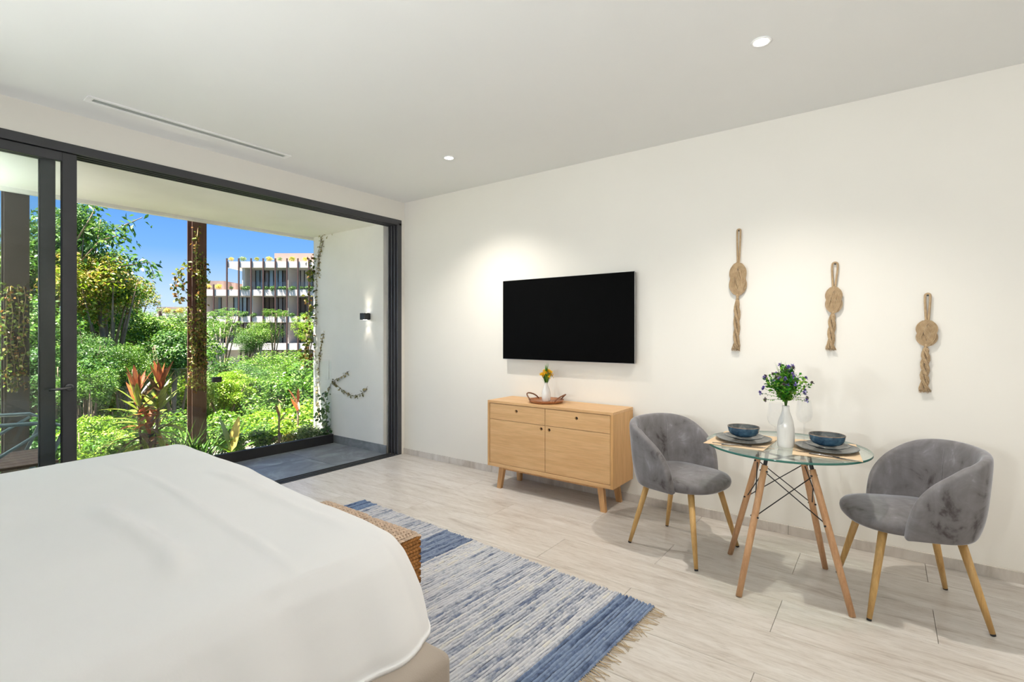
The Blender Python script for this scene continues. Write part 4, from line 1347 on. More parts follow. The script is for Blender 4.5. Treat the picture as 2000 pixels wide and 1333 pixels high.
# ------------------------------------------------------------------ balcony sconce
sc = empty('wall_sconce', (-4.545, 3.4995, 1.455))
tag(sc, 'small black cube sconce lighting the balcony wall up and down', 'sconce')
box('housing', (-0.04, -0.085, -0.036), (0.04, -0.012, 0.036), M_black, sc, 0.002, 1)
box('back_plate', (-0.032, -0.012, -0.03), (0.032, 0.0, 0.03), M_black, sc)
for s in (1, -1):
    l = bpy.data.lights.new('sconce_bulb', 'SPOT'); l.energy = 1.0; l.spot_size = math.radians(75); l.spot_blend = 0.8; l.shadow_soft_size = 0.01; l.color = (1, 0.86, 0.7)
    lo = bpy.data.objects.new('bulb', l); COL.objects.link(lo); lo.parent = sc; lo.location = (0, -0.045, s * 0.042)
    lo.rotation_euler = (0 if s < 0 else PI, 0, 0)
    lathe('lens', [(0.022, s * 0.0362), (0.022, s * 0.0372)], M_lamp, sc, 20, (0, -0.045, 0))

def add_fill_light(loc, rz, power, label, group, spread=150, tilt=0.25):  # unseen lamp added as fill for ceiling and walls
    e = empty('added_fill_light', loc, rz); tag(e, label, 'sconce', group)
    box('housing', (-0.06, 0.012, -0.05), (0.06, 0.11, 0.05), M_black, e, 0.002, 1)
    box('back_plate', (-0.05, 0.0005, -0.04), (0.05, 0.012, 0.04), M_black, e)
    lathe('lens', [(0.035, 0.0502), (0.035, 0.0515)], M_lamp, e, 20, (0, 0.061, 0))
    l = bpy.data.lights.new('fill_bulb', 'SPOT'); l.energy = power; l.spot_size = math.radians(spread); l.spot_blend = 0.6; l.shadow_soft_size = 0.035; l.color = (0.955, 0.985, 1.0)
    lo = bpy.data.objects.new('bulb', l); COL.objects.link(lo); lo.parent = e; lo.location = (0, 0.09, 0.09); lo.rotation_euler = (PI - tilt, 0, 0)
for x, k in ((-3.1, 0.16), (-1.9, 0.42), (-0.6, 0.48), (0.8, 0.34), (2.1, 0.22)):
    add_fill_light((x, YB, 1.30), 0, FILL_POWER * k, 'added black fill light on the wall behind the viewer, outside the view', 'added fill lights behind the viewer', 110, 1.02)
add_fill_light((-5.25, YB - 0.2, 1.78), 0, BALCONY_FILL, 'added black fill light at the hidden end of the balcony', None, 108, 0.45)  # added to lighten the balcony soffit and side wall

# ------------------------------------------------------------------ balcony armchair seen through the glass
ch = empty('outdoor_armchair', (-4.68, 0.66, 0), math.radians(90))
tag(ch, 'outdoor armchair with brown slatted seat and grey blue tube frame on the balcony', 'chair')
for k in range(6):
    y = -0.27 + k * 0.095
    box('seat_slat', (-0.26, y, 0.415), (0.24, y + 0.088, 0.435), M_slatwood, ch, 0.003, 1)
for x in (-0.25, 0.235):
    tube('seat_rail', [(x, -0.29, 0.40), (x, 0.31, 0.40)], 0.014, M_chairmetal, ch, 8)
for y in (-0.29, 0.31):
    tube('arm', [(-0.27, y, 0.42), (-0.30, y, 0.70), (-0.22, y, 0.715), (0.2, y, 0.69), (0.27, y, 0.65), (0.18, y, 0.43)], 0.012, M_chairmetal, ch, 8)
    tube('arm_strut', [(0.20, y, 0.67), (-0.16, y, 0.43)], 0.010, M_chairmetal, ch, 8)
    for x in (-0.22, 0.2):
        tube('leg', [(x, y, 0.41), (x + (0.05 if x > 0 else -0.05), y, -0.0035)], 0.016, M_chairmetal, ch, 8)
for k in range(5):
    y = -0.2 + k * 0.1
    tube('back_bar', [(-0.28, y, 0.42), (-0.36, y, 0.86)], 0.007, M_chairmetal, ch, 6)
tube('back_frame', [(-0.27, -0.29, 0.42), (-0.36, -0.28, 0.86), (-0.365, 0, 0.87), (-0.36, 0.29, 0.86), (-0.27, 0.31, 0.42)], 0.013, M_chairmetal, ch, 8)

# ------------------------------------------------------------------ leafy things
def crown_data(n, leaf, seed, lobes=14, flat=0.8, spread=0.62, lr=(0.28, 0.46), up=0.35, droop=0.3, asp=0.5):
    R = np.random.RandomState(seed)
    c = R.randn(lobes, 3); c /= np.linalg.norm(c, axis=1, keepdims=True)
    c *= spread * R.rand(lobes, 1) ** 0.4
    c[:, 2] *= flat
    r = R.uniform(lr[0], lr[1], lobes)
    k = R.choice(lobes, n, p=r ** 2 / (r ** 2).sum())
    d = R.randn(n, 3); d /= np.linalg.norm(d, axis=1, keepdims=True)
    d[:, 2] = np.where((d[:, 2] < -0.3) & (R.rand(n) < 0.55), -d[:, 2], d[:, 2])
    rad = r[k] * (0.45 + 0.65 * R.rand(n) ** 0.6 + 0.25 * (R.rand(n) < 0.12) * R.rand(n))
    P = c[k] + d * rad[:, None] * np.array([1, 1, flat])
    N = d * 0.7 + R.randn(n, 3) * 0.45 + np.array([0, 0, up])
    N /= np.linalg.norm(N, axis=1, keepdims=True)
    D = np.cross(N, R.randn(n, 3)); D /= np.linalg.norm(D, axis=1, keepdims=True) + 1e-9
    D += d * 0.35 + np.array([0, 0, -droop])
    L = leaf * R.uniform(0.7, 1.3, n)
    return leaves_data(P, D, N, L, L * asp)

CROWN = {}
def crown(kind, mat):
    key = (kind, mat.name)
    if key not in CROWN:
        if kind == 'fine': V, F = crown_data(13000, 0.044, 1, 40, 0.9, 0.74, (0.16, 0.34))
        elif kind == 'fine2': V, F = crown_data(13000, 0.042, 12, 46, 0.85, 0.78, (0.14, 0.30))
        elif kind == 'mid': V, F = crown_data(7500, 0.072, 2, 34, 0.9, 0.74, (0.16, 0.34))
        elif kind == 'mid2': V, F = crown_data(7500, 0.068, 7, 36, 0.88, 0.76, (0.15, 0.32))
        elif kind == 'airy': V, F = crown_data(5200, 0.052, 3, 44, 0.75, 0.9, (0.10, 0.22))
        elif kind == 'big': V, F = crown_data(1500, 0.19, 4, 10, 0.85, 0.55, (0.3, 0.5), 0.3, 0.4, 0.36)
        elif kind == 'tiny': V, F = crown_data(700, 0.17, 5, 6, 0.8, 0.5, (0.35, 0.55))
        me = fast_mesh('foliage', V, F); me.materials.append(mat)
        CROWN[key] = me
    return CROWN[key]

GZ = -7.0
TREE_N = [0]
def tree(name, px, py, depth, rx, ry, kind, mat, label, cat='tree', group=None, trunk=True, seed=None, bark=None, ground=GZ):
    """crown centred on the sight line (px,py) at a real depth; rx, ry in metres"""
    TREE_N[0] += 1
    R = rng(seed if seed is not None else TREE_N[0] * 17)
    c = Vector(at(px, py, depth))
    base = Vector((c.x + R.uniform(-0.3, 0.3) * rx, c.y + R.uniform(-0.3, 0.3) * rx, ground))
    e = empty(name, base); tag(e, label, cat, group)
    f = link('crown', crown(kind, mat), None, e)
    tag(f, kind='stuff')
    f.location = c - base; f.scale = (rx, rx, max(ry, 0.85 * rx) if name in ('jungle_tree', 'tall_tree') else ry); f.rotation_euler = (R.uniform(-.15, .15), R.uniform(-.15, .15), R.uniform(0, 6.28))
    if trunk:
        top = c - base
        r0 = 0.05 * rx + 0.04
        m = MB()
        mid = top * 0.55 + Vector((R.uniform(-.2, .2) * rx, R.uniform(-.2, .2) * rx, 0))
        m.tube([(0, 0, 0), mid, top], [r0, r0 * 0.75, r0 * 0.35], 7)
        fork = mid * 0.4 + top * 0.6
        for k in range(5):
            a = R.uniform(0, 6.28)
            tip = top + Vector((math.cos(a) * rx * 0.6, math.sin(a) * rx * 0.6, R.uniform(-0.1, 0.45) * ry))
            s = mid.lerp(top, R.uniform(0.0, 0.7))
            m.tube([s, s.lerp(tip, 0.5) + Vector((0, 0, 0.12 * ry)), tip], [r0 * 0.5, r0 * 0.35, r0 * 0.12], 5)
        m.build('trunk', bark or M_bark, e, True)
    return e

gnd = box('ground', (-160, -60, GZ - 1), (-6.2, 160, GZ), M_ground)
S(gnd, 'dark forest floor far below the balcony', 'ground')

# --- far building with planted terraces ------------------------------------------------
BD = 56.0; BS = BD / FPX
bo = at(CXP, HYP, BD)
bld = empty('apartment_building', (bo[0], bo[1], 0), YAW)      # local x = picture right, y = away, z up
tag(bld, 'pale terraced apartment building with brown posts across its front', 'building')
lx = lambda p: (p - CXP) * BS
lz = lambda p: CAMH + (HYP - p) * BS
def bbox_(name, x0, x1, y0, y1, d0, d1, mat, parent=bld):
    k = (BD + max(0, d0)) / BD; m = MB(); m.box((lx(x0) * k, d0, CAMH + (lz(y1) - CAMH) * k), (lx(x1) * k, d1, CAMH + (lz(y0) - CAMH) * k)); return m.build(name, mat, parent)
XR = 700
floors = [(443, 511, 523), (398, 566, 578), (397, 618, 630), (397, 671, 684), (397, 724, 738)]
for xa, ya, yb in floors:
    bbox_('slab', xa, XR, ya, yb, 0.0, 11.0, M_conc)
bbox_('roof_block', 536, XR, 495, 511, 4.0, 9.0, M_concd)
bbox_('roof_block', 404, 437, 549, 566, 3.5, 8.0, M_concd)
bbox_('roof_block', 446, 460, 553, 566, 5.0, 8.0, M_concd)
for xa, ya, yb in floors[:0]: pass
def storey(xs, ya, yb, cells, d=2.6):
    """cells: (x0, x1, kind) along the recessed facade"""
    for x0, x1, kind in cells:
        if kind == 'wall': bbox_('wall_panel', x0, x1, ya, yb, d, d + 0.3, M_roomwall)
        elif kind == 'fin': bbox_('party_wall', x0, x1, ya, yb, 0.25, d + 0.3, M_roomwall)
        else:
            w_ = empty('window', (0, 0, 0)); w_.parent = bld
            n = max(1, round((x1 - x0) / 9))
            bbox_('frame_head', x0, x1, ya, ya + 2.0, d - 0.05, d + 0.2, M_bframe, w_)
            for k in range(n + 1):
                xx = x0 + (x1 - x0) * k / n
                bbox_('mullion', xx - 0.7, xx + 0.7, ya + 2, yb, d - 0.05, d + 0.2, M_bframe, w_)
            for k in range(n):
                xx0, xx1 = x0 + (x1 - x0) * k / n + 0.7, x0 + (x1 - x0) * (k + 1) / n - 0.7
                mt = {'glass': M_bglass, 'dark': M_bglassdk, 'curtain': M_curtain}[kind if not (kind == 'glass' and k % 4 == 3) else 'dark']
                bbox_('pane', xx0, xx1, ya + 2, yb, d + 0.05, d + 0.12, mt, w_)
storey(0, 523, 566, [(473, 478, 'fin'), (478, 490, 'wall'), (490, 560, 'glass'), (560, 563, 'fin'), (563, 579, 'wall'), (579, 602, 'curtain'), (602, XR, 'dark')])
storey(0, 578, 618, [(398, 402, 'fin'), (402, 409, 'wall'), (409, 432, 'glass'), (432, 456, 'wall'), (456, 490, 'glass'), (490, 494, 'fin'), (494, 508, 'wall'), (508, 560, 'dark'), (560, 563, 'fin'), (563, 578, 'wall'), (578, XR, 'dark')])
storey(0, 630, 671, [(397, 401, 'fin'), (401, 420, 'wall'), (420, 492, 'dark'), (492, 495, 'fin'), (495, 508, 'wall'), (508, 560, 'dark'), (560, 563, 'fin'), (563, 578, 'wall'), (578, XR, 'dark')])
storey(0, 684, 724, [(397, 401, 'fin'), (401, 432, 'curtain'), (432, 470, 'wall'), (470, 560, 'curtain'), (560, XR, 'dark')])
bbox_('core_wall', 480, XR, 523, 738, 8.0, 9.0, M_roomwall)
bbox_('core_wall', 410, 480, 578, 738, 8.0, 9.0, M_roomwall)
bbox_('base_wall', 397, XR, 738, 790, 1.0, 9.0, M_roomwall)
for x, yb in ((443.8, 630), (467, 632), (491, 690), (514.7, 632), (538.3, 630), (561, 690), (582.4, 700), (603.7, 640), (626, 690), (650, 690)):
    bbox_('post', x - 1.2, x + 1.2, 505, yb, -0.12, 0.0, M_bpost)
for x, yb in ((418, 640),):
    bbox_('post', x - 1.2, x + 1.2, 556, yb, -0.12, 0.0, M_bpost)
for x0, x1 in ((482, 558), (564, 606)):
    m = MB(); m.box((lx(x0), 0.5, lz(565.5)), (lx(x1), 0.54, lz(550))); m.build('balcony_glass', M_railglass, bld)

b2 = empty('low_rooftop', (bo[0], bo[1], 0), YAW)
tag(b2, 'distant grey rooftop with short posts left of the brown column', 'building')
bbox_('roof_block', 306, 362, 600, 613, 9, 14, M_concd, b2)
bbox_('wall_band', 300, 396, 613, 660, 6, 14, M_conc, b2)
for x in (311, 340, 365):
    bbox_('post', x - 1.3, x + 1.3, 608, 626, 5.7, 6.0, M_bpost, b2)

ORD = ('leftmost', 'second', 'third', 'fourth', 'fifth', 'sixth', 'seventh', 'eighth', 'ninth', 'tenth', 'eleventh', 'rightmost')
def ordn(k, n): return 'leftmost' if k == 0 else ('rightmost' if k == n - 1 else ORD[k] + ' from left')
def bplant(px, py, dd, r, mat, label, group):
    p = at(px, py, BD + dd)
    e = link('terrace_shrub', crown('tiny', mat), None); e.location = p; e.scale = (r, r, r * 0.85); e.rotation_euler = (0, 0, px)
    tag(e, label, 'shrub', group)
for k, px in enumerate((452, 474, 502, 525, 547, 571, 596)):
    bplant(px, 507, 0.8, 0.42 + 0.12 * (k % 2), (M_leafY, M_leafE, M_leafD)[k % 3], ordn(k, 7) + ' grass tuft on the top terrace of the far building', 'tufts on the top terrace')
for k, px in enumerate((405, 428)):
    bplant(px, 561, 0.8, 0.55, M_leafY, ('left', 'right')[k] + ' yellow grass tuft on the lower roof terrace of the far building', 'tufts on the lower terrace')
for k, px in enumerate((328, 352)):
    bplant(px, 608, 6.0, 0.6, M_leafY, ('left', 'right')[k] + ' yellow grass tuft on the distant grey rooftop', 'tufts on the distant rooftop')
for k, px in enumerate((452, 474, 484, 505, 520, 532, 548, 556, 572, 588, 600, 608)):
    bplant(px, 563 + (k % 3), 0.1, 0.34 + 0.12 * ((k * 7) % 3), M_leafB, ordn(k, 12) + ' dark shrub on the upper balcony edge of the far building', 'shrubs on the upper balconies')
for k, px in enumerate((432, 478, 497, 520, 552, 570, 590, 603)):
    bplant(px, 615 + (k % 3), 0.1, 0.40 + 0.14 * ((k * 5) % 3), M_leafB, ordn(k, 8) + ' dark shrub on the lower balcony edge of the far building', 'shrubs on the lower balconies')

# --- trees -----------------------------------------------------------------------------
# tall tree beside the door
tree('tall_tree', 120, 505, 13.0, 1.7, 1.6, 'mid', M_leafB, 'tall dark leafed tree rising behind the open door panels', seed=3)
tree('tall_tree', 190, 565, 12.0, 1.30, 1.2, 'mid', M_leafD, 'yellow green and russet leafed tree right of the door panels', seed=8)
tree('tall_tree', 150, 440, 12.2, 0.75, 0.7, 'mid2', M_leafB, 'dark green treetop touching the balcony roof edge', seed=13)
tree('tall_tree', 205, 560, 12.8, 1.0, 0.8, 'mid2', M_leafA, 'fresh green crown in front of the russet leafed tree', seed=14)
tree('tall_tree', 40, 560, 12.5, 1.7, 1.5, 'mid', M_leafA, 'green leafed tree behind the leftmost steel column', seed=6)
tree('tall_tree', 240, 585, 15.0, 1.0, 0.8, 'mid2', M_leafD, 'russet tinted tree crown beneath the blue sky gap', seed=9)
# overhanging branch against the sky
br = empty('tree_branch', Vector(at(150, 520, 11.5)), 0, True)
tag(br, 'thin leafy branch reaching across the blue sky', 'branch')
R = rng(31)
m = MB(); P = []; D = []
paths = [((150, 520), (195, 470), (232, 445), (278, 425)), ((195, 470), (225, 462), (258, 470)), ((150, 470), (180, 420), (190, 392)), ((170, 530), (240, 520), (292, 512), (300, 535))]
for pp in paths:
    pts = [Vector(at(x, y, 11.5 + 0.2 * i)) for i, (x, y) in enumerate(pp)]
    m.tube(pts, [0.018 - 0.003 * i for i in range(len(pts))], 5)
    for i in range(len(pts) - 1):
        for k in range(30):
            q = pts[i].lerp(pts[i + 1], R.random())
            q += Vector((R.gauss(0, .12), R.gauss(0, .12), R.gauss(0, .10)))
            if i == 0 and len(pp) == 4 and pp[0][0] == 150 and R.random() < 0.3: continue
            P.append(tuple(q)); D.append((R.gauss(0, 1), R.gauss(0, 1), -0.8))
m.build('twigs', M_bark, br, True)
V, F = leaves_data(P, D, NR.randn(len(P), 3) * 0.5 + np.array([0, 0, 0.8]), NR.uniform(0.12, 0.2, len(P)), 0.07)
tag(link('leaves', fast_mesh('leaves', V, F), M_leafB, br), kind='stuff')

# trees in front of the building
tree('round_tree', 508, 655, 36.0, 1.75, 1.35, 'fine', M_leafA, 'round crowned green tree in the middle before the far building', seed=41, bark=M_barkpale)
tree('round_tree', 482, 668, 35.0, 1.2, 1.1, 'fine', M_leafB, 'darker round tree left of the round crowned one before the building', seed=42)
tree('thin_tree', 430, 640, 30.0, 1.2, 1.0, 'airy', M_leafA, 'sparse tree with forked pale trunk right of the brown column', seed=43, bark=M_barkpale)
tree('thin_tree', 446, 612, 32.0, 1.15, 0.5, 'airy', M_leafA, 'thin canopy spread before the second storey of the far building', seed=44, bark=M_bark)
tree('thin_tree', 540, 612, 36.0, 1.1, 0.5, 'airy', M_leafA, 'small airy treetop before the balconies of the far building', seed=45)
tree('thin_tree', 598, 640, 30.0, 1.0, 1.2, 'airy', M_leafC, 'yellow green treetop against the balcony wall end', seed=46)
tree('broad_tree', 540, 722, 26.0, 2.6, 1.25, 'fine', M_leafA, 'broad bright green tree below the round crowned one', seed=47)
tree('broad_tree', 590, 740, 20.0, 1.6, 1.4, 'fine2', M_leafA, 'green feathery tree beside the balcony wall', seed=48)
tree('broad_tree', 470, 745, 22.0, 1.7, 1.0, 'fine2', M_leafB, 'dark green tree filling the gap right of the brown column', seed=49)
tree('lime_shrub', 438, 770, 13.0, 0.8, 0.6, 'mid', M_leafC, 'lime green shrub right of the brown column', 'shrub', seed=50)
tree('lime_shrub', 455, 745, 14.0, 0.7, 0.4, 'mid2', M_leafC, 'smaller lime green shrub behind the first one', 'shrub', seed=51)
tree('slim_tree', 555, 775, 15.0, 1.2, 1.0, 'fine2', M_leafA, 'slim straight stemmed tree in the thicket', seed=52, bark=M_bark)

JG = 'leafy crowns of the jungle canopy'
TONE = {'leaf_dark_green': 'dark green', 'leaf_mid_green': 'mid green', 'leaf_greyish': 'greyish green', 'leaf_lime': 'lime green'}
def jtree(band, px, py, d, rx, ry, kind, mat):
    side = 'behind the glass door panels' if px < 150 else ('left of the brown column' if px < 384 else 'right of the brown column')
    lab = '%s tree crown in the %s, %s' % (TONE[mat.name], band, side)
    return tree('jungle_tree', px, py, d, rx, ry, kind, mat, lab, group='%s trees in the %s %s' % (TONE[mat.name], band, side))
R = rng(77)
# far canopy up to the horizon
for k in range(22):
    px = -40 + k * 32 + R.uniform(-8, 8)
    if px > 385: continue
    jtree('far canopy at the horizon', px, 650 - R.uniform(0, 8), R.uniform(62, 80), R.uniform(3.4, 4.6), R.uniform(2.0, 2.8), R.choice(['fine', 'fine2']), R.choice([M_leafB, M_leafA, M_leafE]))
# middle canopy
for k in range(15):
    px = 150 + k * 34 + R.uniform(-10, 10)
    py = (640 if px < 390 else 752) + R.uniform(-10, 16)
    jtree('middle distance canopy', px, py, R.uniform(28, 40), R.uniform(1.8, 2.5), R.uniform(1.2, 1.7), R.choice(['fine', 'fine2', 'mid']), R.choice([M_leafB, M_leafA, M_leafA, M_leafE]))
for k in range(13):
    px = -20 + k * 52 + R.uniform(-14, 14)
    py = (705 if px < 390 else 775) + R.uniform(-16, 20)
    jtree('canopy below the horizon', px, py, R.uniform(17, 23), R.uniform(1.35, 1.8), R.uniform(1.0, 1.3), R.choice(['fine', 'fine2', 'mid']), R.choice([M_leafB, M_leafA, M_leafA]))
for k in range(14):
    px = -30 + k * 50 + R.uniform(-14, 14)
    py = 785 + R.uniform(-15, 25)
    jtree('nearer jungle canopy', px, py, R.uniform(11.5, 15), R.uniform(1.05, 1.35), R.uniform(0.75, 1.0), R.choice(['mid', 'mid2', 'fine']), R.choice([M_leafB, M_leafA, M_leafA, M_leafC]))
for k in range(12):
    px = 10 + k * 54 + R.uniform(-14, 14)
    py = 880 + R.uniform(-15, 25)
    jtree('lowest canopy by the railing', px, py, R.uniform(8.6, 10.5), R.uniform(0.95, 1.2), R.uniform(0.6, 0.8), R.choice(['mid', 'mid2']), R.choice([M_leafB, M_leafA, M_leafC]))
for px, py, d, r in ((170, 700, 10.5, 0.8), (250, 720, 11, 0.8), (340, 690, 12, 0.9), (190, 620, 14, 1.1), (300, 660, 15, 1.1), (60, 650, 10.5, 1.2), (110, 740, 9.5, 1.0), (30, 760, 9.0, 1.0)):
    jtree('thicket beyond the planter', px, py, d, r, r * 0.8, R.choice(['mid', 'mid2', 'fine']), R.choice([M_leafA, M_leafB]))
tree('near_shrub', 180, 860, 7.6, 0.55, 0.5, 'mid', M_leafC, 'bright leafy shrub just outside the open door panel', 'shrub', seed=90)
tree('near_shrub', 175, 760, 8.2, 0.5, 0.45, 'mid2', M_leafA, 'leafy green shrub beyond the railing left of the red plant', 'shrub', seed=91)
# pool and thatched roof glimpsed below
pool = box('swimming_pool', (at(225, 822, 20)[0] - 2.5, at(225, 822, 20)[1] - 2.5, at(225, 822, 20)[2] - 0.3),
           (at(225, 822, 20)[0] + 2.5, at(225, 822, 20)[1] + 2.5, at(225, 822, 20)[2]), M_pool)
tag(pool, 'turquoise pool glimpsed through the leaves left of the red plant', 'pool')

# --- steel columns with climbing vines -------------------------------------------------
def column(y0, y1, label, mat):
    e = empty('steel_column', (-5.735, (y0 + y1) / 2, -0.06)); tag(e, label, 'column')
    w_ = (y1 - y0) / 2
    box('flange', (0.050, -w_, 0), (0.062, w_, 2.75), mat, e)
    box('flange', (-0.062, -w_, 0), (-0.050, w_, 2.75), mat, e)
    box('web', (-0.050, -0.006, 0), (0.050, 0.006, 2.75), mat, e)
    box('base_plate', (-0.09, -w_ - 0.03, 0), (0.09, w_ + 0.03, 0.012), mat, e)
    return e
column(2.19, 2.325, 'brown weathered steel column wrapped in vines on the balcony edge', M_rust)
column(0.825, 0.975, 'dark steel column behind the glass door panels', M_rustdk)

def vine(name, paths, label, mat, n_per, spread, lsize, stem_r=0.004, seed=1, normal=None):
    R = rng(seed); NR_ = np.random.RandomState(seed)
    o0 = Vector(paths[0][0])
    e = empty(name, o0, 0, True); tag(e, label, 'vine')
    m = MB(); P = []; D = []; N_ = []
    for pts in paths:
        pts = [Vector(p) for p in pts]
        m.tube(pts, [stem_r * (1 - 0.5 * i / len(pts)) for i in range(len(pts))], 5)
        for i in range(len(pts) - 1):
            seglen = (pts[i + 1] - pts[i]).length
            for k in range(max(1, int(n_per * seglen))):
                q = pts[i].lerp(pts[i + 1], R.random()) + Vector((R.gauss(0, spread[0]), R.gauss(0, spread[1]), R.gauss(0, spread[2])))
                P.append(tuple(q)); D.append((R.gauss(0, .8), R.gauss(0, .8), -0.6 + R.gauss(0, .5)))
                nn = normal or (0.7, -0.4, 0.3)
                N_.append((nn[0] + R.gauss(0, .5), nn[1] + R.gauss(0, .5), nn[2] + R.gauss(0, .5)))
    m.build('stem', M_vstem, e, True)
    L = NR_.uniform(0.7, 1.3, len(P)) * lsize
    V, F = leaves_data(P, D, N_, L, L * 0.62)
    tag(link('leaves', fast_mesh('leaves', V, F), mat, e), kind='stuff')
    return e
cx_ = lambda px, py: tuple(onX(px, py, -5.655))
R = rng(55)
paths = []
for k, px in enumerate((373, 380, 386, 391, 395, 397)):
    ytop = (600, 640, 445, 520, 560, 500)[k]
    paths.append([cx_(px + R.uniform(-4, 4), ytop + (760 - ytop) * t / 8) for t in range(9)])
vine('climbing_vine', paths, 'green and yellow vine climbing the brown steel column', M_vine, 230, (0.010, 0.014, 0.02), 0.029, 0.0035, 2)
vine('hanging_vine', [[cx_(368, 520), cx_(350, 528), cx_(342, 545), cx_(345, 565), cx_(352, 592)], [cx_(350, 528), cx_(358, 560), cx_(364, 575)], [cx_(399, 530), cx_(404, 545), cx_(402, 560)]], 'loose vine strand hanging left of the brown column', M_vine, 160, (0.02, 0.02, 0.025), 0.040, 0.003, 4)
paths = [[tuple(onX(px + R.uniform(-5, 5), 560 + 25 * t, -5.655)) for t in range(9)] for px in (14, 24, 36, 46)]
vine('climbing_vine', paths, 'dry vine climbing the dark column behind the glass panels', M_vine, 170, (0.010, 0.016, 0.02), 0.030, 0.0035, 6)
wy = lambda px, py: tuple(onY(px, py, 3.492))
vine('wall_vine', [[wy(650, 448), wy(636, 453), wy(627, 465), wy(623, 490), wy(619, 530), wy(617, 580), wy(617, 640)], [wy(632, 470), wy(624, 500), wy(622, 540)], [wy(632, 652), wy(626, 680), wy(623, 720), wy(620, 770), wy(620, 830)]], 'dry vine creeping up the end of the balcony wall', M_vined, 110, (0.018, 0.004, 0.03), 0.030, 0.0035, 7, (0.1, -1, 0.1))
vine('wall_vine', [[wy(640, 770), wy(646, 750), wy(655, 742), wy(670, 735), wy(682, 725)], [wy(648, 745), wy(660, 755), wy(675, 768), wy(690, 774), wy(706, 770), wy(718, 755)]], 'thin vine sprig curling across the balcony wall', M_vined, 95, (0.012, 0.004, 0.012), 0.034, 0.0028, 8, (0.1, -1, 0.1))
vine('wall_vine', [[tuple(onX(px, py, -5.58)) for px, py in ((608, 500), (606, 560), (602, 620), (606, 680), (604, 720))], [tuple(onX(px, py, -5.58)) for px, py in ((604, 640), (596, 680), (598, 700))]], 'yellow green vine hanging off the outer edge of the balcony wall', M_vine, 120, (0.02, 0.03, 0.03), 0.05, 0.003, 9)
vine('corner_creeper', [[tuple(onX(px, py, -5.27)) for px, py in ((642, 862), (638, 820), (636, 790), (630, 770))], [tuple(onX(px, py, -5.27)) for px, py in ((645, 850), (630, 830), (622, 800))], [tuple(onX(px, py, -5.27)) for px, py in ((640, 855), (650, 840), (652, 825))]], 'blue green creeper in the corner of railing and balcony wall', M_leafB, 150, (0.025, 0.03, 0.03), 0.055, 0.004, 10)

# --- potted and planted foliage in the planter -----------------------------------------
def cord_mat():
    b = NB('cordyline_leaf')
    oi = b.n('ShaderNodeObjectInfo')
    tc = b.n('ShaderNodeTexCoord')
    sp = b.n('ShaderNodeSeparateXYZ'); b.l(tc.outputs['Object'], sp.inputs[0])
    stripe = b.noise(b.coord('Object', (1.5, 26, 2)), 2.0, 3)
    red = b.ramp(stripe, [(0.3, lin(120, 52, 44)), (0.5, lin(190, 96, 56)), (0.7, lin(196, 168, 72))])
    grn = b.ramp(stripe, [(0.3, lin(70, 96, 30)), (0.5, lin(132, 150, 48)), (0.7, lin(176, 186, 84))])
    dk = b.ramp(stripe, [(0.3, lin(70, 50, 44)), (0.6, lin(112, 92, 60)), (0.8, lin(150, 140, 80))])
    k1 = b.ramp(oi.outputs['Random'], [(0.0, (0, 0, 0)), (0.55, (1, 1, 1))], 'CONSTANT')
    k2 = b.ramp(oi.outputs['Random'], [(0.0, (0, 0, 0)), (0.82, (1, 1, 1))], 'CONSTANT')
    c = b.mix(k2, b.mix(k1, grn, dk), red)
    b.base(c); b.set(Roughness=0.4)
    tl = b.n('ShaderNodeBsdfTranslucent'); b.l(c, tl.inputs[0])
    mx = b.n('ShaderNodeMixShader'); mx.inputs[0].default_value = 0.35
    b.l(b.b.outputs[0], mx.inputs[1]); b.l(tl.outputs[0], mx.inputs[2]); b.l(mx.outputs[0], b.out.inputs['Surface'])
    return b.m
M_cord = cord_mat()
def cordred():
    b = NB('cordyline_red')
    st_ = b.noise(b.coord('Object', (1.2, 26, 2)), 2.0, 3)
    c = b.ramp(st_, [(0.32, lin(96, 44, 42)), (0.46, lin(148, 70, 50)), (0.58, lin(170, 108, 58)), (0.70, lin(160, 150, 62))])
    b.base(c); b.set(Roughness=0.4)
    tl = b.n('ShaderNodeBsdfTranslucent'); b.l(c, tl.inputs[0])
    mx = b.n('ShaderNodeMixShader'); mx.inputs[0].default_value = 0.35
    b.l(b.b.outputs[0], mx.inputs[1]); b.l(tl.outputs[0], mx.inputs[2]); b.l(mx.outputs[0], b.out.inputs['Surface'])
    return b.m
M_cordred = cordred()
LEAFM = []
for k, (bend, wd) in enumerate(((0.25, 0.17), (0.8, 0.15), (1.5, 0.14))):
    V, F = blade_data((0, 0, 0), (1, 0, 0.0), 1.0, wd, bend, 8)
    me = mesh('leaf', V, F, True); me.materials.append(M_cord); LEAFM.append(me)
V, F = blade_data((0, 0, 0), (1, 0, 0.0), 1.0, 0.20, 0.1, 8)
LEAFRED = mesh('leaf', V, F, True); LEAFRED.materials.append(M_cordred)
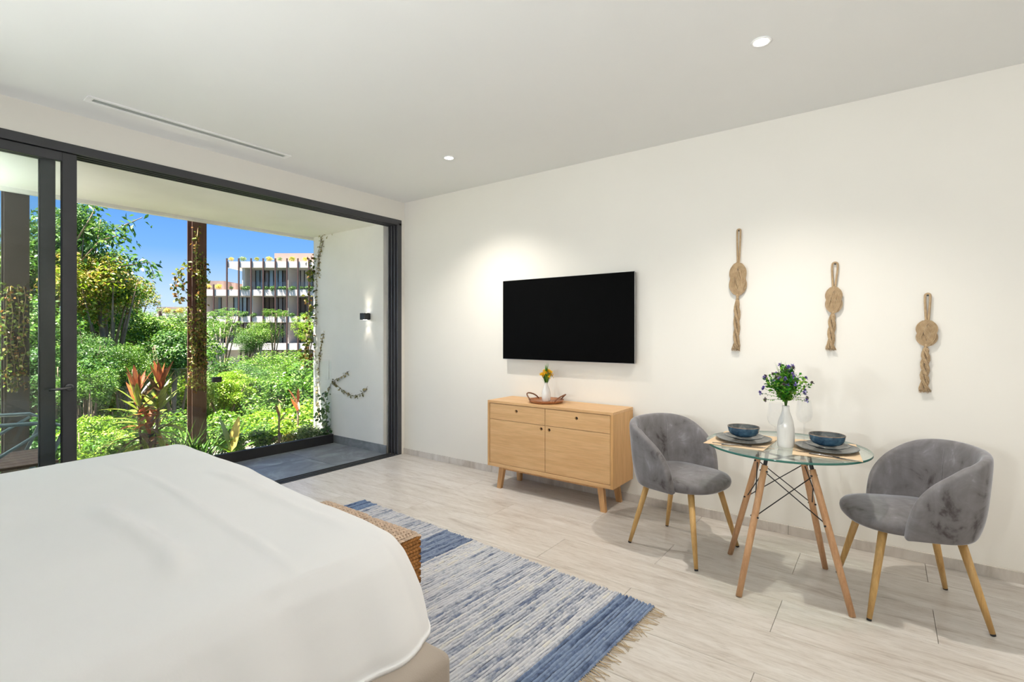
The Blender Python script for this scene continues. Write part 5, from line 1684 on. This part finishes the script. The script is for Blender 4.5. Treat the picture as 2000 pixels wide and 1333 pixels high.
def cordyline(base, stems, label, seed, lsc=1.0, name='cordyline'):
    e = empty(name, base); tag(e, label, 'plant'); R = rng(seed)
    for (dx, dy, hgt, n) in stems:
        top = Vector((dx, dy, hgt))
        tube('cane', [(dx * 0.3, dy * 0.3, 0), (dx * 0.7, dy * 0.7, hgt * 0.5), top], [0.013, 0.011, 0.009], M_bark, e, 7)
        for k in range(n):
            t = k / (n - 1)
            a = k * 2.4 + R.uniform(-.3, .3)
            z = hgt * (0.12 + 0.92 * t)
            el = -0.25 + 1.60 * t ** 1.3 + R.uniform(-.15, .15)
            L = R.uniform(0.32, 0.46) * lsc * (1 - 0.38 * t)
            top_ = t > 0.87
            me = LEAFRED if top_ else LEAFM[0 if el > 0.7 else (1 if el > 0.25 else 2)]
            o = link('leaf', me, None, e)
            o.location = (dx * (0.3 + 0.7 * z / hgt), dy * (0.3 + 0.7 * z / hgt), z)
            o.rotation_euler = (R.uniform(-.2, .2), -el, a)
            o.scale = (L, L * (1.0 if not top_ else 0.9), L)
    return e
pb_ = onX(288, 880, -5.55)
cordyline((pb_[0], pb_[1], -0.06), [(-0.02, -0.075, 0.78, 62), (0.02, 0.10, 0.82, 62), (0.0, 0.02, 0.45, 34)], 'large cordyline with red and green strap leaves behind the bed', 3, 1.0)
p2 = onX(545, 860, -5.42)
cordyline((p2[0], p2[1], -0.06), [(0, 0, 0.42, 12)], 'small red tipped cordyline near the middle of the kerb', 5, 0.75)
p3 = onX(582, 850, -5.55)
cordyline((p3[0], p3[1], -0.06), [(0, 0.0, 0.5, 14)], 'small bronze cordyline near the balcony wall', 6, 0.8)
# broad yellow leaf plant
p4 = onX(452, 860, -5.45)
ylp = empty('yellow_leaf_plant', (p4[0], p4[1], -0.06)); tag(ylp, 'broad leafed plant with one large yellow leaf behind the kerb', 'plant')
M_ylw = leaf_mat('broad_yellow_leaf', [(0, G(214, 190, 96)), (1, G(226, 204, 120))], 0.3)
for k, (a, el, L, wd, mt) in enumerate(((2.2, 1.25, 0.40, 0.10, M_ylw), (3.9, 1.3, 0.42, 0.11, M_leafE), (0.6, 0.8, 0.3, 0.10, M_leafA), (5.0, 0.7, 0.3, 0.10, M_leafC), (1.4, 0.5, 0.26, 0.09, M_leafA), (3.0, 0.6, 0.3, 0.1, M_leafC))):
    d = Vector((math.cos(a) * math.cos(el), math.sin(a) * math.cos(el), math.sin(el)))
    V, F = blade_data((0, 0, 0.08), d, L, wd, 0.25, 8)
    obj('leaf', V, F, mt, ylp, True)
tube('stem', [(0, 0, 0), (0, 0, 0.09)], 0.008, M_stem, ylp, 6)
# strappy grass clumps
def grass_clump(px, X, L, n, label, mat, seed):
    p = onX(px, 860, X); R = rng(seed)
    e = empty('grass_clump', (p[0], p[1], -0.06)); tag(e, label, 'grass clump')
    m = MB()
    for k in range(n):
        a = R.uniform(0, 6.28); el = R.uniform(0.4, 1.45)
        d = Vector((math.cos(a) * math.cos(el), math.sin(a) * math.cos(el), math.sin(el)))
        V, F = blade_data((R.gauss(0, .04), R.gauss(0, .05), 0), d, L * R.uniform(0.6, 1.1), 0.016, R.uniform(0.4, 1.4), 5); m.add(V, F)
    tag(m.build('blades', mat, e, True), kind='stuff')
grass_clump(392, -5.50, 0.42, 110, 'dense grass clump at the foot of the brown column', M_leafB, 12)
grass_clump(366, -5.60, 0.48, 90, 'lighter grass clump left of the brown column foot', M_leafA, 13)
grass_clump(345, -5.45, 0.36, 80, 'low grass clump next to the large cordyline', M_leafB, 14)
def planter_shrub(px, X, r, kind, mat, label, h=None):
    p = onX(px, 850, X)
    e = empty('planter_shrub', (p[0], p[1], -0.06)); tag(e, label, 'shrub')
    f = link('foliage', crown(kind, mat), None, e); tag(f, kind='stuff')
    f.scale = (r, r, h or r * 0.8); f.location = (0, 0, (h or r * 0.8) * 0.85); f.rotation_euler = (0, 0, px * 0.7)
    tube('stem', [(0, 0, 0), (0, 0, (h or r * 0.8) * 0.8)], 0.008, M_bark, e, 6)
planter_shrub(472, -5.36, 0.12, 'tiny', M_leafC, 'low yellow green planter shrub close behind the kerb, left of the small cordyline')
planter_shrub(500, -5.62, 0.22, 'tiny', M_leafA, 'green planter shrub left of the small red tipped cordyline')
planter_shrub(525, -5.70, 0.24, 'big', M_leafA, 'leafy planter shrub at the outer kerb behind the small cordyline')
planter_shrub(566, -5.40, 0.17, 'tiny', M_leafD, 'mottled yellow planter shrub right of the small red tipped cordyline')
planter_shrub(590, -5.38, 0.18, 'big', M_leafE, 'pale variegated planter shrub near the balcony wall')
planter_shrub(598, -5.45, 0.22, 'tiny', M_leafE, 'grey green planter shrub against the balcony wall')
planter_shrub(624, -5.34, 0.16, 'big', M_leafB, 'dark planter shrub in the railing corner')
planter_shrub(550, -5.72, 0.26, 'tiny', M_leafC, 'lime planter shrub at the outer kerb')
planter_shrub(448, -5.70, 0.24, 'big', M_leafA, 'leafy planter shrub right of the brown column')
planter_shrub(230, -5.75, 0.30, 'big', M_leafA, 'leafy planter shrub left of the large cordyline')
planter_shrub(170, -5.60, 0.26, 'big', M_leafC, 'lime planter shrub beside the open door panel')
